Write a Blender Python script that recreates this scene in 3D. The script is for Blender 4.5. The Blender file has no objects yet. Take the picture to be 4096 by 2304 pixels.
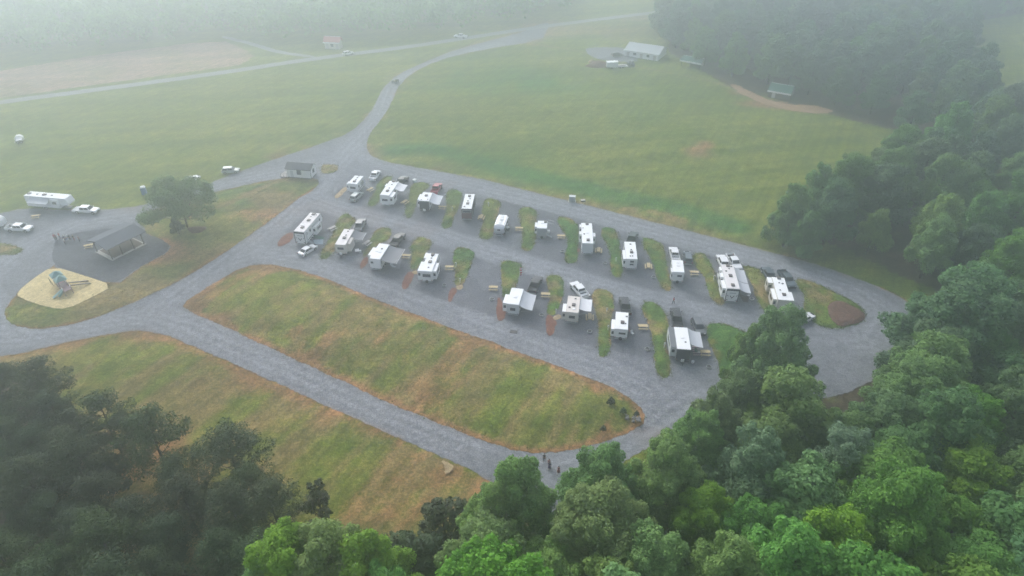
import bpy, bmesh, math, random
import numpy as np
from mathutils import Vector, Matrix
from mathutils.geometry import delaunay_2d_cdt
R = random.Random(7)
sc = bpy.context.scene
COL = sc.collection
rad = math.radians
MOW = 62

# ------------------------------------------------------------------ camera
PITCH, CAMH, FOC = 35.5, 85.0, 2730.0
cam = bpy.data.cameras.new('camera'); cam_o = bpy.data.objects.new('camera', cam); COL.objects.link(cam_o)
cam_o.location = (0, 0, CAMH); cam_o.rotation_euler = (rad(90 - PITCH), 0, 0)
cam.sensor_width = 36; cam.lens = 36 * FOC / 4096; cam.clip_start = 1; cam.clip_end = 6000
sc.camera = cam_o
# regions of the survey picture in which positions were read: origin and scale
KEY = dict(c1=(1050,620,2.4147), c2=(1900,740,2.8975), c3=(2600,850,2.576), c4=(1850,1000,2.3418), c5=(0,640,2.07),
           c6=(500,600,2.8622), c7=(2200,100,2.1467), c8=(1000,0,1.5153), h=(1350,670,5.724), f6=(2840,1000,4.829),
           e5=(1150,820,6.586), g7=(1280,900,5.152), d4=(2620,1220,5.175), b2=(1100,620,10.35), p3=(200,900,5.152),
           p8=(2050,1750,7.247), l7=(0,0,1.7173), m3=(2000,1500,1.802), n2=(900,1700,2.1467), s1=(150,1050,7.247), d=(0,0,.62891))
_ct, _st = math.cos(rad(PITCH)), math.sin(rad(PITCH))
def P(k, x, y, z=0.0):
    ox, oy, s = KEY[k]
    u = (ox + x / s - 2048) / FOC; v = (oy + y / s - 1152) / FOC
    t = (CAMH - z) / (_st + v * _ct)
    return Vector((t * u, t * (_ct - v * _st), z))
def PL(k, pts, z=0.0):
    return [tuple(P(k, x, y, z)[:2]) for x, y in pts]
def to_px(x, y, z=0.0):   # ground point -> 2576-wide picture position, for placing wear and plants
    dz = z - CAMH
    zc = y * _ct - dz * _st; yc = -(y * _st + dz * _ct)
    return (2048 + FOC * x / zc) * .62891, (1152 + FOC * yc / zc) * .62891

# ------------------------------------------------------------------ materials
def new_mat(name):
    m = bpy.data.materials.new(name); m.use_nodes = True
    nt = m.node_tree; b = nt.nodes['Principled BSDF']
    return m, nt, b
def nd(nt, t, **kw):
    n = nt.nodes.new(t)
    for k, v in kw.items():
        if k in n.inputs: n.inputs[k].default_value = v
        else: setattr(n, k, v)
    return n
def noise(nt, vec, scale, detail=4.0, rough=.6):
    n = nd(nt, 'ShaderNodeTexNoise'); n.inputs['Scale'].default_value = scale
    n.inputs['Detail'].default_value = detail; n.inputs['Roughness'].default_value = rough
    nt.links.new(vec, n.inputs['Vector']); return n.outputs['Fac']
def ramp(nt, fac, a, b):
    n = nd(nt, 'ShaderNodeMapRange'); n.interpolation_type = 'SMOOTHSTEP'
    n.inputs['From Min'].default_value = a; n.inputs['From Max'].default_value = b
    nt.links.new(fac, n.inputs['Value']); return n.outputs['Result']
def mixc(nt, fac, a, b, mode='MIX'):
    n = nd(nt, 'ShaderNodeMix'); n.data_type = 'RGBA'; n.blend_type = mode
    for i, v in ((0, fac), (6, a), (7, b)):
        if isinstance(v, (int, float)): n.inputs[i].default_value = v
        elif isinstance(v, tuple): n.inputs[i].default_value = (*v, 1)
        else: nt.links.new(v, n.inputs[i])
    return n.outputs[2]
def mth(nt, op, a, b=0.0, clamp=False):
    n = nd(nt, 'ShaderNodeMath'); n.operation = op; n.use_clamp = clamp
    for i, v in ((0, a), (1, b)):
        if isinstance(v, (int, float)): n.inputs[i].default_value = v
        else: nt.links.new(v, n.inputs[i])
    return n.outputs[0]
def plain(name, col, rough=.6, var=.12, scale=1.5, metal=0.0, dirt=None):
    m, nt, b = new_mat(name)
    tc = nd(nt, 'ShaderNodeTexCoord'); oi = nd(nt, 'ShaderNodeObjectInfo')
    add = nd(nt, 'ShaderNodeVectorMath'); add.operation = 'ADD'
    nt.links.new(tc.outputs['Object'], add.inputs[0])
    sc_ = nd(nt, 'ShaderNodeVectorMath'); sc_.operation = 'SCALE'; sc_.inputs['Scale'].default_value = 37.0
    nt.links.new(oi.outputs['Location'], sc_.inputs[0]); nt.links.new(sc_.outputs[0], add.inputs[1])
    f = noise(nt, add.outputs[0], scale)
    c = mixc(nt, f, tuple(x * (1 - var) for x in col), tuple(min(1, x * (1 + var)) for x in col))
    if dirt:
        g = ramp(nt, noise(nt, add.outputs[0], scale * .6, 5, .65), .52, .72)
        c = mixc(nt, mth(nt, 'MULTIPLY', g, dirt[1]), c, dirt[0])
    nt.links.new(c, b.inputs['Base Color'])
    b.inputs['Roughness'].default_value = rough; b.inputs['Metallic'].default_value = metal
    if rough >= .75: b.inputs['Specular IOR Level'].default_value = .12
    return m
M = {}
def mt(name, *a, **k):
    M[name] = plain(name, *a, **k); return M[name]
mt('white_shell', (.78,.78,.77), .35, .03, .8, dirt=((.5,.49,.46), .35))
mt('white_roof', (.92,.92,.91), .6, .03, .7, dirt=((.62,.6,.57), .3))
mt('pink_roof', (.78,.74,.72), .6, .04, .7, dirt=((.5,.46,.42), .4))
mt('tan_roof', (.72,.66,.6), .6, .05, .7, dirt=((.45,.4,.35), .4))
mt('cream_shell', (.6,.57,.5), .4, .04, .8, dirt=((.42,.39,.33), .3))
mt('grey_shell', (.3,.31,.33), .4, .06, .9)
mt('light_grey_shell', (.55,.57,.58), .4, .05, .9)
mt('dark_shell', (.022,.023,.028), .55, .1, .9)
mt('maroon_shell', (.1,.03,.032), .55, .1, .9)
mt('silver_shell', (.62,.64,.66), .28, .05, .9, metal=.85)
mt('dark_glass', (.015,.017,.02), .12, .1, 1)
mt('tinted_glass', (.06,.065,.075), .12, .1, 1)
mt('rubber', (.02,.02,.02), .85, .2, 3)
mt('rim_metal', (.5,.5,.5), .35, .05, 3, metal=.8)
mt('black_plastic', (.03,.03,.032), .5, .15, 3)
mt('unit_brown', (.1,.085,.08), .5, .15, 3)
mt('decal_black', (.012,.012,.015), .6, .1, 3)
mt('awning_silver', (.5,.52,.55), .5, .1, .9)
mt('awning_white', (.74,.74,.75), .6, .05, .9)
mt('awning_dark', (.13,.14,.16), .6, .12, .9)
mt('car_white', (.8,.8,.8), .25, .02, 1)
mt('car_black', (.018,.02,.024), .22, .1, 1)
mt('car_grey', (.12,.13,.14), .25, .1, 1)
mt('car_silver_green', (.4,.44,.42), .25, .05, 1)
mt('car_blue_grey', (.085,.11,.13), .25, .08, 1)
mt('car_dark_green', (.03,.05,.045), .25, .1, 1)
mt('car_red', (.33,.025,.04), .25, .06, 1)
mt('lamp_red', (.3,.015,.012), .3, .1, 5)
mt('lamp_clear', (.6,.6,.58), .15, .05, 5)
mt('bare_wood', (.56,.45,.26), .75, .15, 2.5, dirt=((.36,.28,.17), .5))
mt('grey_wood', (.5,.47,.45), .8, .15, 2.5)
mt('dark_wood', (.09,.07,.05), .8, .2, 2.5)
mt('shingle', (.12,.125,.135), .85, .25, 1.2)
mt('metal_roof_grey', (.3,.33,.35), .5, .12, .3)
mt('metal_roof_green', (.05,.13,.1), .9, .15, .3)
mt('metal_roof_blue', (.12,.13,.15), .9, .08, .4)
mt('barn_roof', (.42,.45,.45), .9, .08, .25)
mt('wall_white', (.76,.76,.76), .6, .06, .8)
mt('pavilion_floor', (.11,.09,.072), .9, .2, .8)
mt('concrete', (.42,.41,.38), .85, .15, .7, dirt=((.25,.21,.17), .5))
mt('steel_grey', (.3,.33,.34), .5, .12, 1.2)
mt('fire_ring_steel', (.34,.36,.37), .6, .25, 2.5)
mt('ash', (.16,.155,.15), .95, .3, 4)
mt('toilet_blue', (.05,.16,.36), .5, .08, 1.5)
mt('play_teal', (.15,.29,.28), .4, .1, 1.5)
mt('play_beam', (.13,.1,.065), .7, .2, 2)
mt('play_purple', (.22,.14,.17), .5, .15, 2)
mt('play_pink', (.42,.13,.2), .5, .1, 2)
mt('mat_green', (.07,.17,.12), .9, .2, 2)
mt('mat_blue', (.3,.38,.42), .9, .2, 2)
mt('mat_grey', (.2,.21,.24), .9, .2, 2)
mt('mat_pale', (.5,.54,.58), .9, .1, 2)
mt('mat_pink', (.42,.33,.36), .9, .1, 2)
mt('mat_plum', (.1,.075,.09), .9, .2, 2)
mt('rug_brown', (.09,.065,.055), .9, .2, 2)
mt('flag_red', (.5,.05,.06), .8, .1, 2)
mt('flag_white', (.75,.74,.75), .8, .05, 2)
mt('house_red_roof', (.45,.14,.12), .7, .1, .6)
mt('stone', (.2,.195,.19), .9, .25, 1.2)
mt('bark', (.075,.06,.045), .9, .3, 3)
mt('pine_bark', (.06,.048,.04), .9, .3, 3)
mt('skin', (.45,.27,.19), .5, .05, 6)
mt('hair_dark', (.02,.015,.012), .6, .2, 8)
for nm, c in dict(cloth_red=(.5,.1,.13), cloth_black=(.02,.02,.024), cloth_grey=(.1,.11,.115), cloth_blue=(.11,.13,.24), cloth_navy=(.06,.06,.11), cloth_rose=(.33,.15,.15), cloth_white=(.7,.7,.7), cloth_purple=(.13,.1,.2)).items():
    mt(nm, c, .85, .12, 8)

def leaf_mat(name, dark, lite, hue_var=.25, trans=.42):
    m, nt, b = new_mat(name)
    at = nd(nt, 'ShaderNodeAttribute'); at.attribute_name = 'leaf'
    oi = nd(nt, 'ShaderNodeObjectInfo'); tc = nd(nt, 'ShaderNodeTexCoord')
    n1 = noise(nt, tc.outputs['Object'], .35, 3)
    f = mth(nt, 'ADD', mth(nt, 'MULTIPLY', at.outputs['Fac'], .55), mth(nt, 'MULTIPLY', ramp(nt, n1, .3, .7), .45))
    c = mixc(nt, f, dark, lite)
    hs = nd(nt, 'ShaderNodeHueSaturation')
    nt.links.new(c, hs.inputs['Color'])
    r = oi.outputs['Random']
    nt.links.new(mth(nt, 'ADD', mth(nt, 'MULTIPLY', r, .05), .478), hs.inputs['Hue'])
    nt.links.new(mth(nt, 'ADD', mth(nt, 'MULTIPLY', mth(nt, 'FRACT', mth(nt, 'MULTIPLY', r, 7.31)), hue_var * 2), 1 - hue_var), hs.inputs['Value'])
    nt.links.new(mth(nt, 'ADD', mth(nt, 'MULTIPLY', mth(nt, 'FRACT', mth(nt, 'MULTIPLY', r, 3.77)), .3), .8), hs.inputs['Saturation'])
    nt.links.new(hs.outputs[0], b.inputs['Base Color']); b.inputs['Roughness'].default_value = .7
    b.inputs['Specular IOR Level'].default_value = .25
    tr = nd(nt, 'ShaderNodeBsdfTranslucent'); nt.links.new(hs.outputs[0], tr.inputs['Color'])
    mx = nd(nt, 'ShaderNodeMixShader'); mx.inputs[0].default_value = trans
    nt.links.new(b.outputs[0], mx.inputs[1]); nt.links.new(tr.outputs[0], mx.inputs[2])
    nt.links.new(mx.outputs[0], nt.nodes['Material Output'].inputs['Surface'])
    M[name] = m
leaf_mat('leaf_bright', (.085,.2,.028), (.23,.42,.062), .13)
leaf_mat('leaf_mid', (.07,.165,.03), (.185,.34,.066), .18)
leaf_mat('leaf_blue', (.06,.145,.048), (.14,.26,.09), .18)
leaf_mat('tuft', (.085,.12,.02), (.18,.18,.045), .05, .45)
leaf_mat('leaf_oak', (.08,.15,.06), (.18,.28,.11), .05, .45)
leaf_mat('leaf_silver', (.08,.165,.07), (.2,.32,.16), .1)
leaf_mat('needle', (.022,.048,.016), (.06,.1,.032), .2, .15)
leaf_mat('leaf_brown', (.05,.035,.022), (.1,.07,.045), .1)

GRASS = dict(o1=(.088,.13,.018), o2=(.15,.17,.03), lush=(.05,.13,.022), dry=(.19,.15,.062), clay=(.245,.14,.066), plough=(.27,.19,.14), litter=(.07,.055,.038))
def grass_material():
    m, nt, b = new_mat('grass_and_soil')
    geo = nd(nt, 'ShaderNodeNewGeometry'); pos = geo.outputs['Position']
    a1 = nd(nt, 'ShaderNodeAttribute'); a1.attribute_name = 'wear'
    a2 = nd(nt, 'ShaderNodeAttribute'); a2.attribute_name = 'cover'
    s1 = nd(nt, 'ShaderNodeSeparateColor'); nt.links.new(a1.outputs['Color'], s1.inputs[0])
    s2 = nd(nt, 'ShaderNodeSeparateColor'); nt.links.new(a2.outputs['Color'], s2.inputs[0])
    fine = noise(nt, pos, 2.2, 6, .75); mid = noise(nt, pos, .22, 5, .6); big = noise(nt, pos, .03, 4, .6)
    tiny = noise(nt, pos, 7.0, 3, .7)
    base = mixc(nt, ramp(nt, mth(nt, 'ADD', mth(nt, 'MULTIPLY', mid, .6), mth(nt, 'MULTIPLY', big, .5)), .4, .7), GRASS['o1'], GRASS['o2'])
    nj = mth(nt, 'SUBTRACT', mth(nt, 'ADD', mth(nt, 'MULTIPLY', fine, .6), mth(nt, 'MULTIPLY', mid, .5)), .55)
    def apply(c, w, col, k=1.0):
        f = ramp(nt, mth(nt, 'ADD', w, mth(nt, 'MULTIPLY', nj, k)), .18, .75)
        return mixc(nt, f, c, col)
    c = apply(base, s1.outputs[1], GRASS['lush']); c = apply(c, s1.outputs[2], GRASS['dry'])
    c = apply(c, s1.outputs[0], GRASS['clay'], 1.2); c = apply(c, s2.outputs[1], GRASS['plough'])
    c = apply(c, s2.outputs[0], GRASS['litter'])
    c = mixc(nt, 1.0, c, mixc(nt, ramp(nt, fine, .3, .72), (.6,.6,.58), (1.38,1.38,1.34)), 'MULTIPLY')
    c = mixc(nt, 1.0, c, mixc(nt, ramp(nt, tiny, .3, .7), (.72,.73,.74), (1.26,1.26,1.22)), 'MULTIPLY')
    mp = nd(nt, 'ShaderNodeMapping'); mp.vector_type = 'TEXTURE'; mp.inputs['Rotation'].default_value = (0, 0, rad(MOW)); mp.inputs['Scale'].default_value = (24, 1.5, 1)
    nt.links.new(pos, mp.inputs['Vector']); mow = noise(nt, mp.outputs[0], 1.0, 4, .65)
    c = mixc(nt, 1.0, c, mixc(nt, ramp(nt, mow, .32, .68), (.8,.82,.78), (1.2,1.17,1.22)), 'MULTIPLY')
    mp2 = nd(nt, 'ShaderNodeMapping'); mp2.vector_type = 'TEXTURE'; mp2.inputs['Rotation'].default_value = (0, 0, rad(12)); mp2.inputs['Scale'].default_value = (90, 7, 1)
    nt.links.new(pos, mp2.inputs['Vector'])
    c = mixc(nt, 1.0, c, mixc(nt, ramp(nt, noise(nt, mp2.outputs[0], 1.0, 4, .6), .34, .66), (.76,.82,.8), (1.24,1.17,1.16)), 'MULTIPLY')
    c = mixc(nt, 1.0, c, mixc(nt, ramp(nt, noise(nt, pos, .45, 6, .75), .33, .67), (.74,.77,.74), (1.26,1.23,1.25)), 'MULTIPLY')
    nt.links.new(c, b.inputs['Base Color']); b.inputs['Roughness'].default_value = .95; b.inputs['Specular IOR Level'].default_value = .1
    bp = nd(nt, 'ShaderNodeBump'); bp.inputs['Strength'].default_value = .6; bp.inputs['Distance'].default_value = .12
    nt.links.new(fine, bp.inputs['Height']); nt.links.new(bp.outputs[0], b.inputs['Normal'])
    return m
M['grass'] = grass_material()
def gravel_material(name, lo, hi, speck=.35):
    m, nt, b = new_mat(name)
    geo = nd(nt, 'ShaderNodeNewGeometry'); pos = geo.outputs['Position']
    fine = noise(nt, pos, 4.5, 5, .8); mid = noise(nt, pos, .5, 5, .65); big = noise(nt, pos, .06, 4, .6)
    st = nd(nt, 'ShaderNodeMapping'); st.vector_type = 'TEXTURE'; st.inputs['Rotation'].default_value = (0, 0, rad(-33)); st.inputs['Scale'].default_value = (26, 1.6, 1)
    nt.links.new(pos, st.inputs['Vector']); track = noise(nt, st.outputs[0], 1.0, 3, .5)
    f = mth(nt, 'ADD', mth(nt, 'MULTIPLY', mid, .45), mth(nt, 'ADD', mth(nt, 'MULTIPLY', big, .35), mth(nt, 'MULTIPLY', track, .22)))
    c = mixc(nt, ramp(nt, f, .3, .72), lo, hi)
    a1 = nd(nt, 'ShaderNodeAttribute'); a1.attribute_name = 'wear'
    s1 = nd(nt, 'ShaderNodeSeparateColor'); nt.links.new(a1.outputs['Color'], s1.inputs[0])
    c = mixc(nt, mth(nt, 'MULTIPLY', mth(nt, 'MULTIPLY', s1.outputs[1], ramp(nt, mid, .2, .5)), .75), c, tuple(x * 1.4 for x in hi))
    c = mixc(nt, 1.0, c, mixc(nt, ramp(nt, noise(nt, pos, 1.4, 4, .75), .32, .68), (.8,.8,.8), (1.2,1.2,1.2)), 'MULTIPLY')
    fd = ramp(nt, mth(nt, 'ADD', s1.outputs[0], mth(nt, 'MULTIPLY', mth(nt, 'SUBTRACT', fine, .5), .9)), .2, .9)
    c = mixc(nt, mth(nt, 'MULTIPLY', fd, .65), c, (.27,.19,.145))
    fk = ramp(nt, mth(nt, 'ADD', s1.outputs[2], mth(nt, 'MULTIPLY', mth(nt, 'SUBTRACT', mid, .5), .5)), .15, .85)
    c = mixc(nt, mth(nt, 'MULTIPLY', fk, .75), c, (.082,.086,.1))
    c = mixc(nt, 1.0, c, mixc(nt, ramp(nt, fine, .28, .74), (1 - speck,) * 3, (1 + speck,) * 3), 'MULTIPLY')
    nt.links.new(c, b.inputs['Base Color']); b.inputs['Roughness'].default_value = .95; b.inputs['Specular IOR Level'].default_value = .15
    bp = nd(nt, 'ShaderNodeBump'); bp.inputs['Strength'].default_value = .5; bp.inputs['Distance'].default_value = .06
    nt.links.new(fine, bp.inputs['Height']); nt.links.new(bp.outputs[0], b.inputs['Normal'])
    return m
M['gravel'] = gravel_material('grey_gravel', (.121,.129,.144), (.212,.221,.237), .45)
M['asphalt'] = gravel_material('pale_lane', (.19,.2,.195), (.255,.265,.26), .15)
M['sand'] = gravel_material('yellow_play_sand', (.5,.4,.2), (.62,.51,.27), .2)
M['clay'] = gravel_material('red_clay', (.14,.062,.042), (.2,.095,.065), .3)
M['mulch'] = gravel_material('brown_mulch', (.1,.058,.042), (.15,.085,.062), .5)
M['tan_sand'] = gravel_material('tan_sand', (.3,.22,.12), (.4,.31,.19), .25)
M['orange_soil'] = gravel_material('orange_soil', (.25,.15,.085), (.33,.215,.125), .3)
M['dark_gravel'] = gravel_material('fresh_dark_gravel', (.07,.076,.088), (.11,.118,.135), .35)

# ------------------------------------------------------------------ mesh builder
class B:
    def __init__(s): s.v = []; s.f = []
    def add(s, vs, fs):
        b = len(s.v); s.v += [tuple(v) for v in vs]; s.f += [tuple(b + i for i in f) for f in fs]; return s
    def box(s, x0, x1, y0, y1, z0, z1):
        return s.hexa([(x0,y0,z0),(x1,y0,z0),(x1,y1,z0),(x0,y1,z0)], [(x0,y0,z1),(x1,y0,z1),(x1,y1,z1),(x0,y1,z1)])
    def hexa(s, lo, hi):
        return s.add(list(lo) + list(hi), [(3,2,1,0),(4,5,6,7),(0,1,5,4),(1,2,6,5),(2,3,7,6),(3,0,4,7)])
    def prism(s, prof, x0, x1):     # profile of (y, z), extruded along x
        n = len(prof); vs = [(x0, y, z) for y, z in prof] + [(x1, y, z) for y, z in prof]
        return s.add(vs, [tuple(range(n))[::-1], tuple(range(n, 2*n))] + [(i, (i+1) % n, n + (i+1) % n, n + i) for i in range(n)])
    def slab(s, prof, y0, y1):      # profile of (x, z), extruded along y
        n = len(prof); vs = [(x, y0, z) for x, z in prof] + [(x, y1, z) for x, z in prof]
        return s.add(vs, [tuple(range(n)), tuple(range(n, 2*n))[::-1]] + [(i, n + i, n + (i+1) % n, (i+1) % n) for i in range(n)])
    def tube(s, pts, rs, n=6, cap=True):
        pts = [Vector(p) for p in pts]
        if not hasattr(rs, '__len__'): rs = [rs] * len(pts)
        b = len(s.v); m = len(pts)
        for i, p in enumerate(pts):
            d = (pts[min(i+1, m-1)] - pts[max(i-1, 0)]).normalized()
            a = d.cross(Vector((0,0,1)) if abs(d.z) < .9 else Vector((1,0,0))).normalized(); c = d.cross(a)
            s.v += [tuple(p + (a * math.cos(2*math.pi*k/n) + c * math.sin(2*math.pi*k/n)) * rs[i]) for k in range(n)]
        for i in range(m - 1):
            for k in range(n):
                s.f.append((b+i*n+k, b+i*n+(k+1)%n, b+(i+1)*n+(k+1)%n, b+(i+1)*n+k))
        if cap: s.f += [tuple(b+k for k in range(n))[::-1], tuple(b+(m-1)*n+k for k in range(n))]
        return s
    def ball(s, c, r, nu=8, nv=5):
        rx, ry, rz = r if hasattr(r, '__len__') else (r, r, r)
        vs = [(c[0], c[1], c[2]-rz)]
        for i in range(1, nv):
            t = math.pi * i / nv
            vs += [(c[0]+rx*math.sin(t)*math.cos(2*math.pi*k/nu), c[1]+ry*math.sin(t)*math.sin(2*math.pi*k/nu), c[2]-rz*math.cos(t)) for k in range(nu)]
        vs.append((c[0], c[1], c[2]+rz)); L = len(vs) - 1
        fs = [(0, 1+(k+1)%nu, 1+k) for k in range(nu)] + [(L, L-nu+k, L-nu+(k+1)%nu) for k in range(nu)]
        for i in range(nv-2):
            fs += [(1+i*nu+k, 1+i*nu+(k+1)%nu, 1+(i+1)*nu+(k+1)%nu, 1+(i+1)*nu+k) for k in range(nu)]
        return s.add(vs, fs)
    def build(s, name, mat, parent=None, bevel=0.0, smooth=False, seg=2):
        me = bpy.data.meshes.new(name); me.from_pydata(s.v, [], s.f)
        bm = bmesh.new(); bm.from_mesh(me); bmesh.ops.recalc_face_normals(bm, faces=bm.faces)
        if bevel:
            ed = [e for e in bm.edges if len(e.link_faces) == 2 and e.calc_face_angle(0) > .5]
            bmesh.ops.bevel(bm, geom=ed, offset=bevel, segments=seg, affect='EDGES', clamp_overlap=True)
        if smooth:
            for f in bm.faces: f.smooth = True
        bm.to_mesh(me); bm.free()
        me.materials.append(M[mat] if isinstance(mat, str) else mat)
        o = bpy.data.objects.new(name, me); COL.objects.link(o); o.parent = parent
        return o
def tag(o, label=None, cat=None, group=None, kind=None):
    if label: o['label'] = label
    if cat: o['category'] = cat
    if group: o['group'] = group
    if kind: o['kind'] = kind
    return o
def root(name, loc, rz=0.0, label=None, cat=None, group=None):
    o = bpy.data.objects.new(name, None); COL.objects.link(o); o.empty_display_size = .2
    o.location = loc; o.rotation_euler = (0, 0, rz)
    return tag(o, label, cat, group)
def dup(o, loc, rz=None, label=None, scale=None):
    c = o.copy(); COL.objects.link(c); c.location = loc
    if rz is not None: c.rotation_euler = (0, 0, rz)
    if scale is not None: c.scale = scale
    if label: c['label'] = label
    for ch in KIDS.get(o, o.children):
        d = ch.copy(); COL.objects.link(d); d.parent = c
        for g in ch.children:
            e = g.copy(); COL.objects.link(e); e.parent = d
    return c
KIDS = {}

# ------------------------------------------------------------------ ground helpers
rs = np.random.RandomState(3)
_perm = rs.rand(256, 256)
def vnoise(x, y, s):
    x = np.asarray(x) / s + 1000; y = np.asarray(y) / s + 1000
    xi = np.floor(x).astype(int); yi = np.floor(y).astype(int); fx = x - xi; fy = y - yi
    fx = fx*fx*(3-2*fx); fy = fy*fy*(3-2*fy)
    g = lambda a, b: _perm[a % 256, b % 256]
    return (g(xi,yi)*(1-fx)+g(xi+1,yi)*fx)*(1-fy)+(g(xi,yi+1)*(1-fx)+g(xi+1,yi+1)*fx)*fy
def fbm(x, y, s): return .5*vnoise(x,y,s)+.3*vnoise(x,y,s/2.1)+.2*vnoise(x,y,s/4.3)
def sstep(a, b, v):
    t = np.clip((v - a) / (b - a), 0, 1); return t*t*(3-2*t)
def seg_dist(X, Y, pts, closed=False):
    d = np.full(np.shape(X), 1e9); n = len(pts)
    for i in range(n if closed else n - 1):
        ax, ay = pts[i]; bx, by = pts[(i+1) % n]; dx, dy = bx-ax, by-ay
        t = np.clip(((X-ax)*dx+(Y-ay)*dy)/(dx*dx+dy*dy+1e-9), 0, 1)
        d = np.minimum(d, np.hypot(X-ax-t*dx, Y-ay-t*dy))
    return d
def inside(X, Y, pts):
    c = np.zeros(np.shape(X), bool); n = len(pts)
    for i in range(n):
        ax, ay = pts[i]; bx, by = pts[(i+1) % n]
        if ay == by: continue
        c ^= ((ay > Y) != (by > Y)) & (X < (bx-ax)*(Y-ay)/(by-ay)+ax)
    return c
def sdist(X, Y, pts):
    d = seg_dist(X, Y, pts, True); return np.where(inside(X, Y, pts), d, -d)
def chaikin(p, it=2):
    for _ in range(it):
        q = []
        for i in range(len(p)):
            a, b = p[i], p[(i+1) % len(p)]
            q += [(a[0]*.75+b[0]*.25, a[1]*.75+b[1]*.25), (a[0]*.25+b[0]*.75, a[1]*.25+b[1]*.75)]
        p = q
    return p
def resample(p, step, jit, closed=True):
    q = []; n = len(p)
    for i in range(n if closed else n - 1):
        a, b = Vector(p[i]), Vector(p[(i+1) % n]); L = (b-a).length; k = max(1, round(L/step))
        nrm = Vector((-(b-a).y, (b-a).x)) / max(L, 1e-6)
        for j in range(k):
            c = a.lerp(b, j/k); w = (float(fbm(c.x, c.y, 3.0)) - .5) * 2 * jit + R.uniform(-1, 1) * jit * .45
            q.append(tuple(c + nrm * w))
    return q
def set_attr(me, name, arr):
    a = me.attributes.new(name, 'FLOAT_COLOR', 'POINT')
    buf = np.zeros((len(me.vertices), 4), np.float32); buf[:, :arr.shape[1]] = arr; buf[:, 3] = 1
    a.data.foreach_set('color', buf.ravel())
def sheet(name, poly, mat, z0, rise=0.0, grid=1.5, step=.6, jit=.22, smooth=2, wear=None, ramp_w=1.5, bumpy=0.0):
    poly = chaikin(poly, smooth) if smooth else poly
    edge = resample(poly, step, jit)
    xs = [p[0] for p in edge]; ys = [p[1] for p in edge]
    gx, gy = np.meshgrid(np.arange(min(xs), max(xs), grid), np.arange(min(ys), max(ys), grid))
    gx = (gx + rs.uniform(-.3,.3,gx.shape)*grid).ravel(); gy = (gy + rs.uniform(-.3,.3,gy.shape)*grid).ravel()
    keep = sdist(gx, gy, poly) > max(grid*.35, jit*1.2)
    pts = [Vector(p) for p in edge] + [Vector((a, b)) for a, b in zip(gx[keep], gy[keep])]
    ne = len(edge)
    v, e, f, *_ = delaunay_2d_cdt(pts, [(i, (i+1) % ne) for i in range(ne)], [], 1, 1e-5)
    X = np.array([p.x for p in v]); Y = np.array([p.y for p in v]); D = np.maximum(0, seg_dist(X, Y, edge, True))
    Z = z0 + rise * sstep(0, ramp_w, D) + bumpy * sstep(0, ramp_w, D) * (fbm(X, Y, 1.6) - .5)
    me = bpy.data.meshes.new(name); me.from_pydata(list(zip(X, Y, Z)), [], [tuple(t) for t in f])
    for p in me.polygons: p.use_smooth = True
    me.update()
    me.materials.append(M[mat])
    if wear:
        a, b = wear(X, Y, D); set_attr(me, 'wear', a); set_attr(me, 'cover', b)
    o = bpy.data.objects.new(name, me); COL.objects.link(o)
    if me.polygons and me.polygons[0].normal.z < 0: me.flip_normals()
    return o
def wear_arr(X, dirt=0, lush=0, dry=0, litter=0, plough=0):
    z = np.zeros(np.shape(X))
    return np.stack([z+dirt, z+lush, z+dry], 1), np.stack([z+litter, z+plough, z], 1)
# ------------------------------------------------------------------ setting: ground, roads, grass
GRAVEL_PX = [(-140,545),(0,538),(60,522),(190,531),(280,527),(361,517),(450,490),(540,456),(600,432),(700,398),(800,365),(880,335),(918,300),(943,265),(962,222),(1000,187),(1060,160),(1150,123),(1250,98),(1320,79),(1350,62),(1385,56),(1375,80),(1362,102),(1200,127),(1100,152),(1040,182),(1003,215),(985,260),(960,300),(930,335),(920,365),(930,392),(965,406),
 (1060,424),(1200,448),(1330,480),(1450,510),(1600,547),(1750,585),(1900,625),(2020,655),(2130,690),(2220,725),(2282,757),(2310,790),(2320,835),(2290,890),(2220,950),(2100,1000),(1970,1010),(1860,990),(1805,1000),(1760,1045),(1700,1085),(1640,1120),(1570,1160),(1510,1200),(1470,1250),(1450,1330),(1400,1360),(1340,1290),(1215,1196),
 (1100,1146),(1000,1101),(900,1056),(800,1011),(700,966),(600,921),(520,886),(440,851),(390,836),(340,831),(290,838),(220,850),(130,871),(50,890),(0,896),(-140,915)]
BANK_PX = [(452,768),(520,724),(580,686),(640,664),(700,667),(790,690),(900,735),(1000,775),(1100,812),(1200,848),(1300,885),(1400,918),(1480,950),(1540,975),(1595,1010),(1620,1038),(1622,1060),(1600,1082),(1540,1106),(1450,1131),(1380,1141),(1310,1136),(1240,1119),(1100,1065),(960,1005),(850,955),(700,885),(560,820),(478,786)]
LAWN_PX = [(700,451),(735,444),(800,448),(803,470),(742,505),(682,555),(602,610),(522,665),(442,712),(372,745),(292,780),(212,810),(130,826),(60,828),(18,808),(8,785),(38,745),(66,716),(108,690),(140,664),(134,674),(285,724),(349,673),(438,628),(404,600),(366,590),(367,572),(340,558),(362,535),(450,508),(545,482),(600,470),(660,456)]
gravel_w = PL('d', GRAVEL_PX); bank_w = PL('d', BANK_PX)
south_edge = PL('d', GRAVEL_PX[-19:-1]); north_edge = PL('d', GRAVEL_PX[30:42])
entry_w = PL('d', GRAVEL_PX[9:31])
FIELD_LUSH = PL('d', [(985,378),(1080,372),(1160,392),(1260,424),(1400,456),(1520,488),(1620,505),(1720,528),(1850,570)])
TRAIL = PL('d', [(1345,112),(1420,122),(1500,138),(1590,165),(1680,182),(1760,197),(1850,222)])
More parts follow.
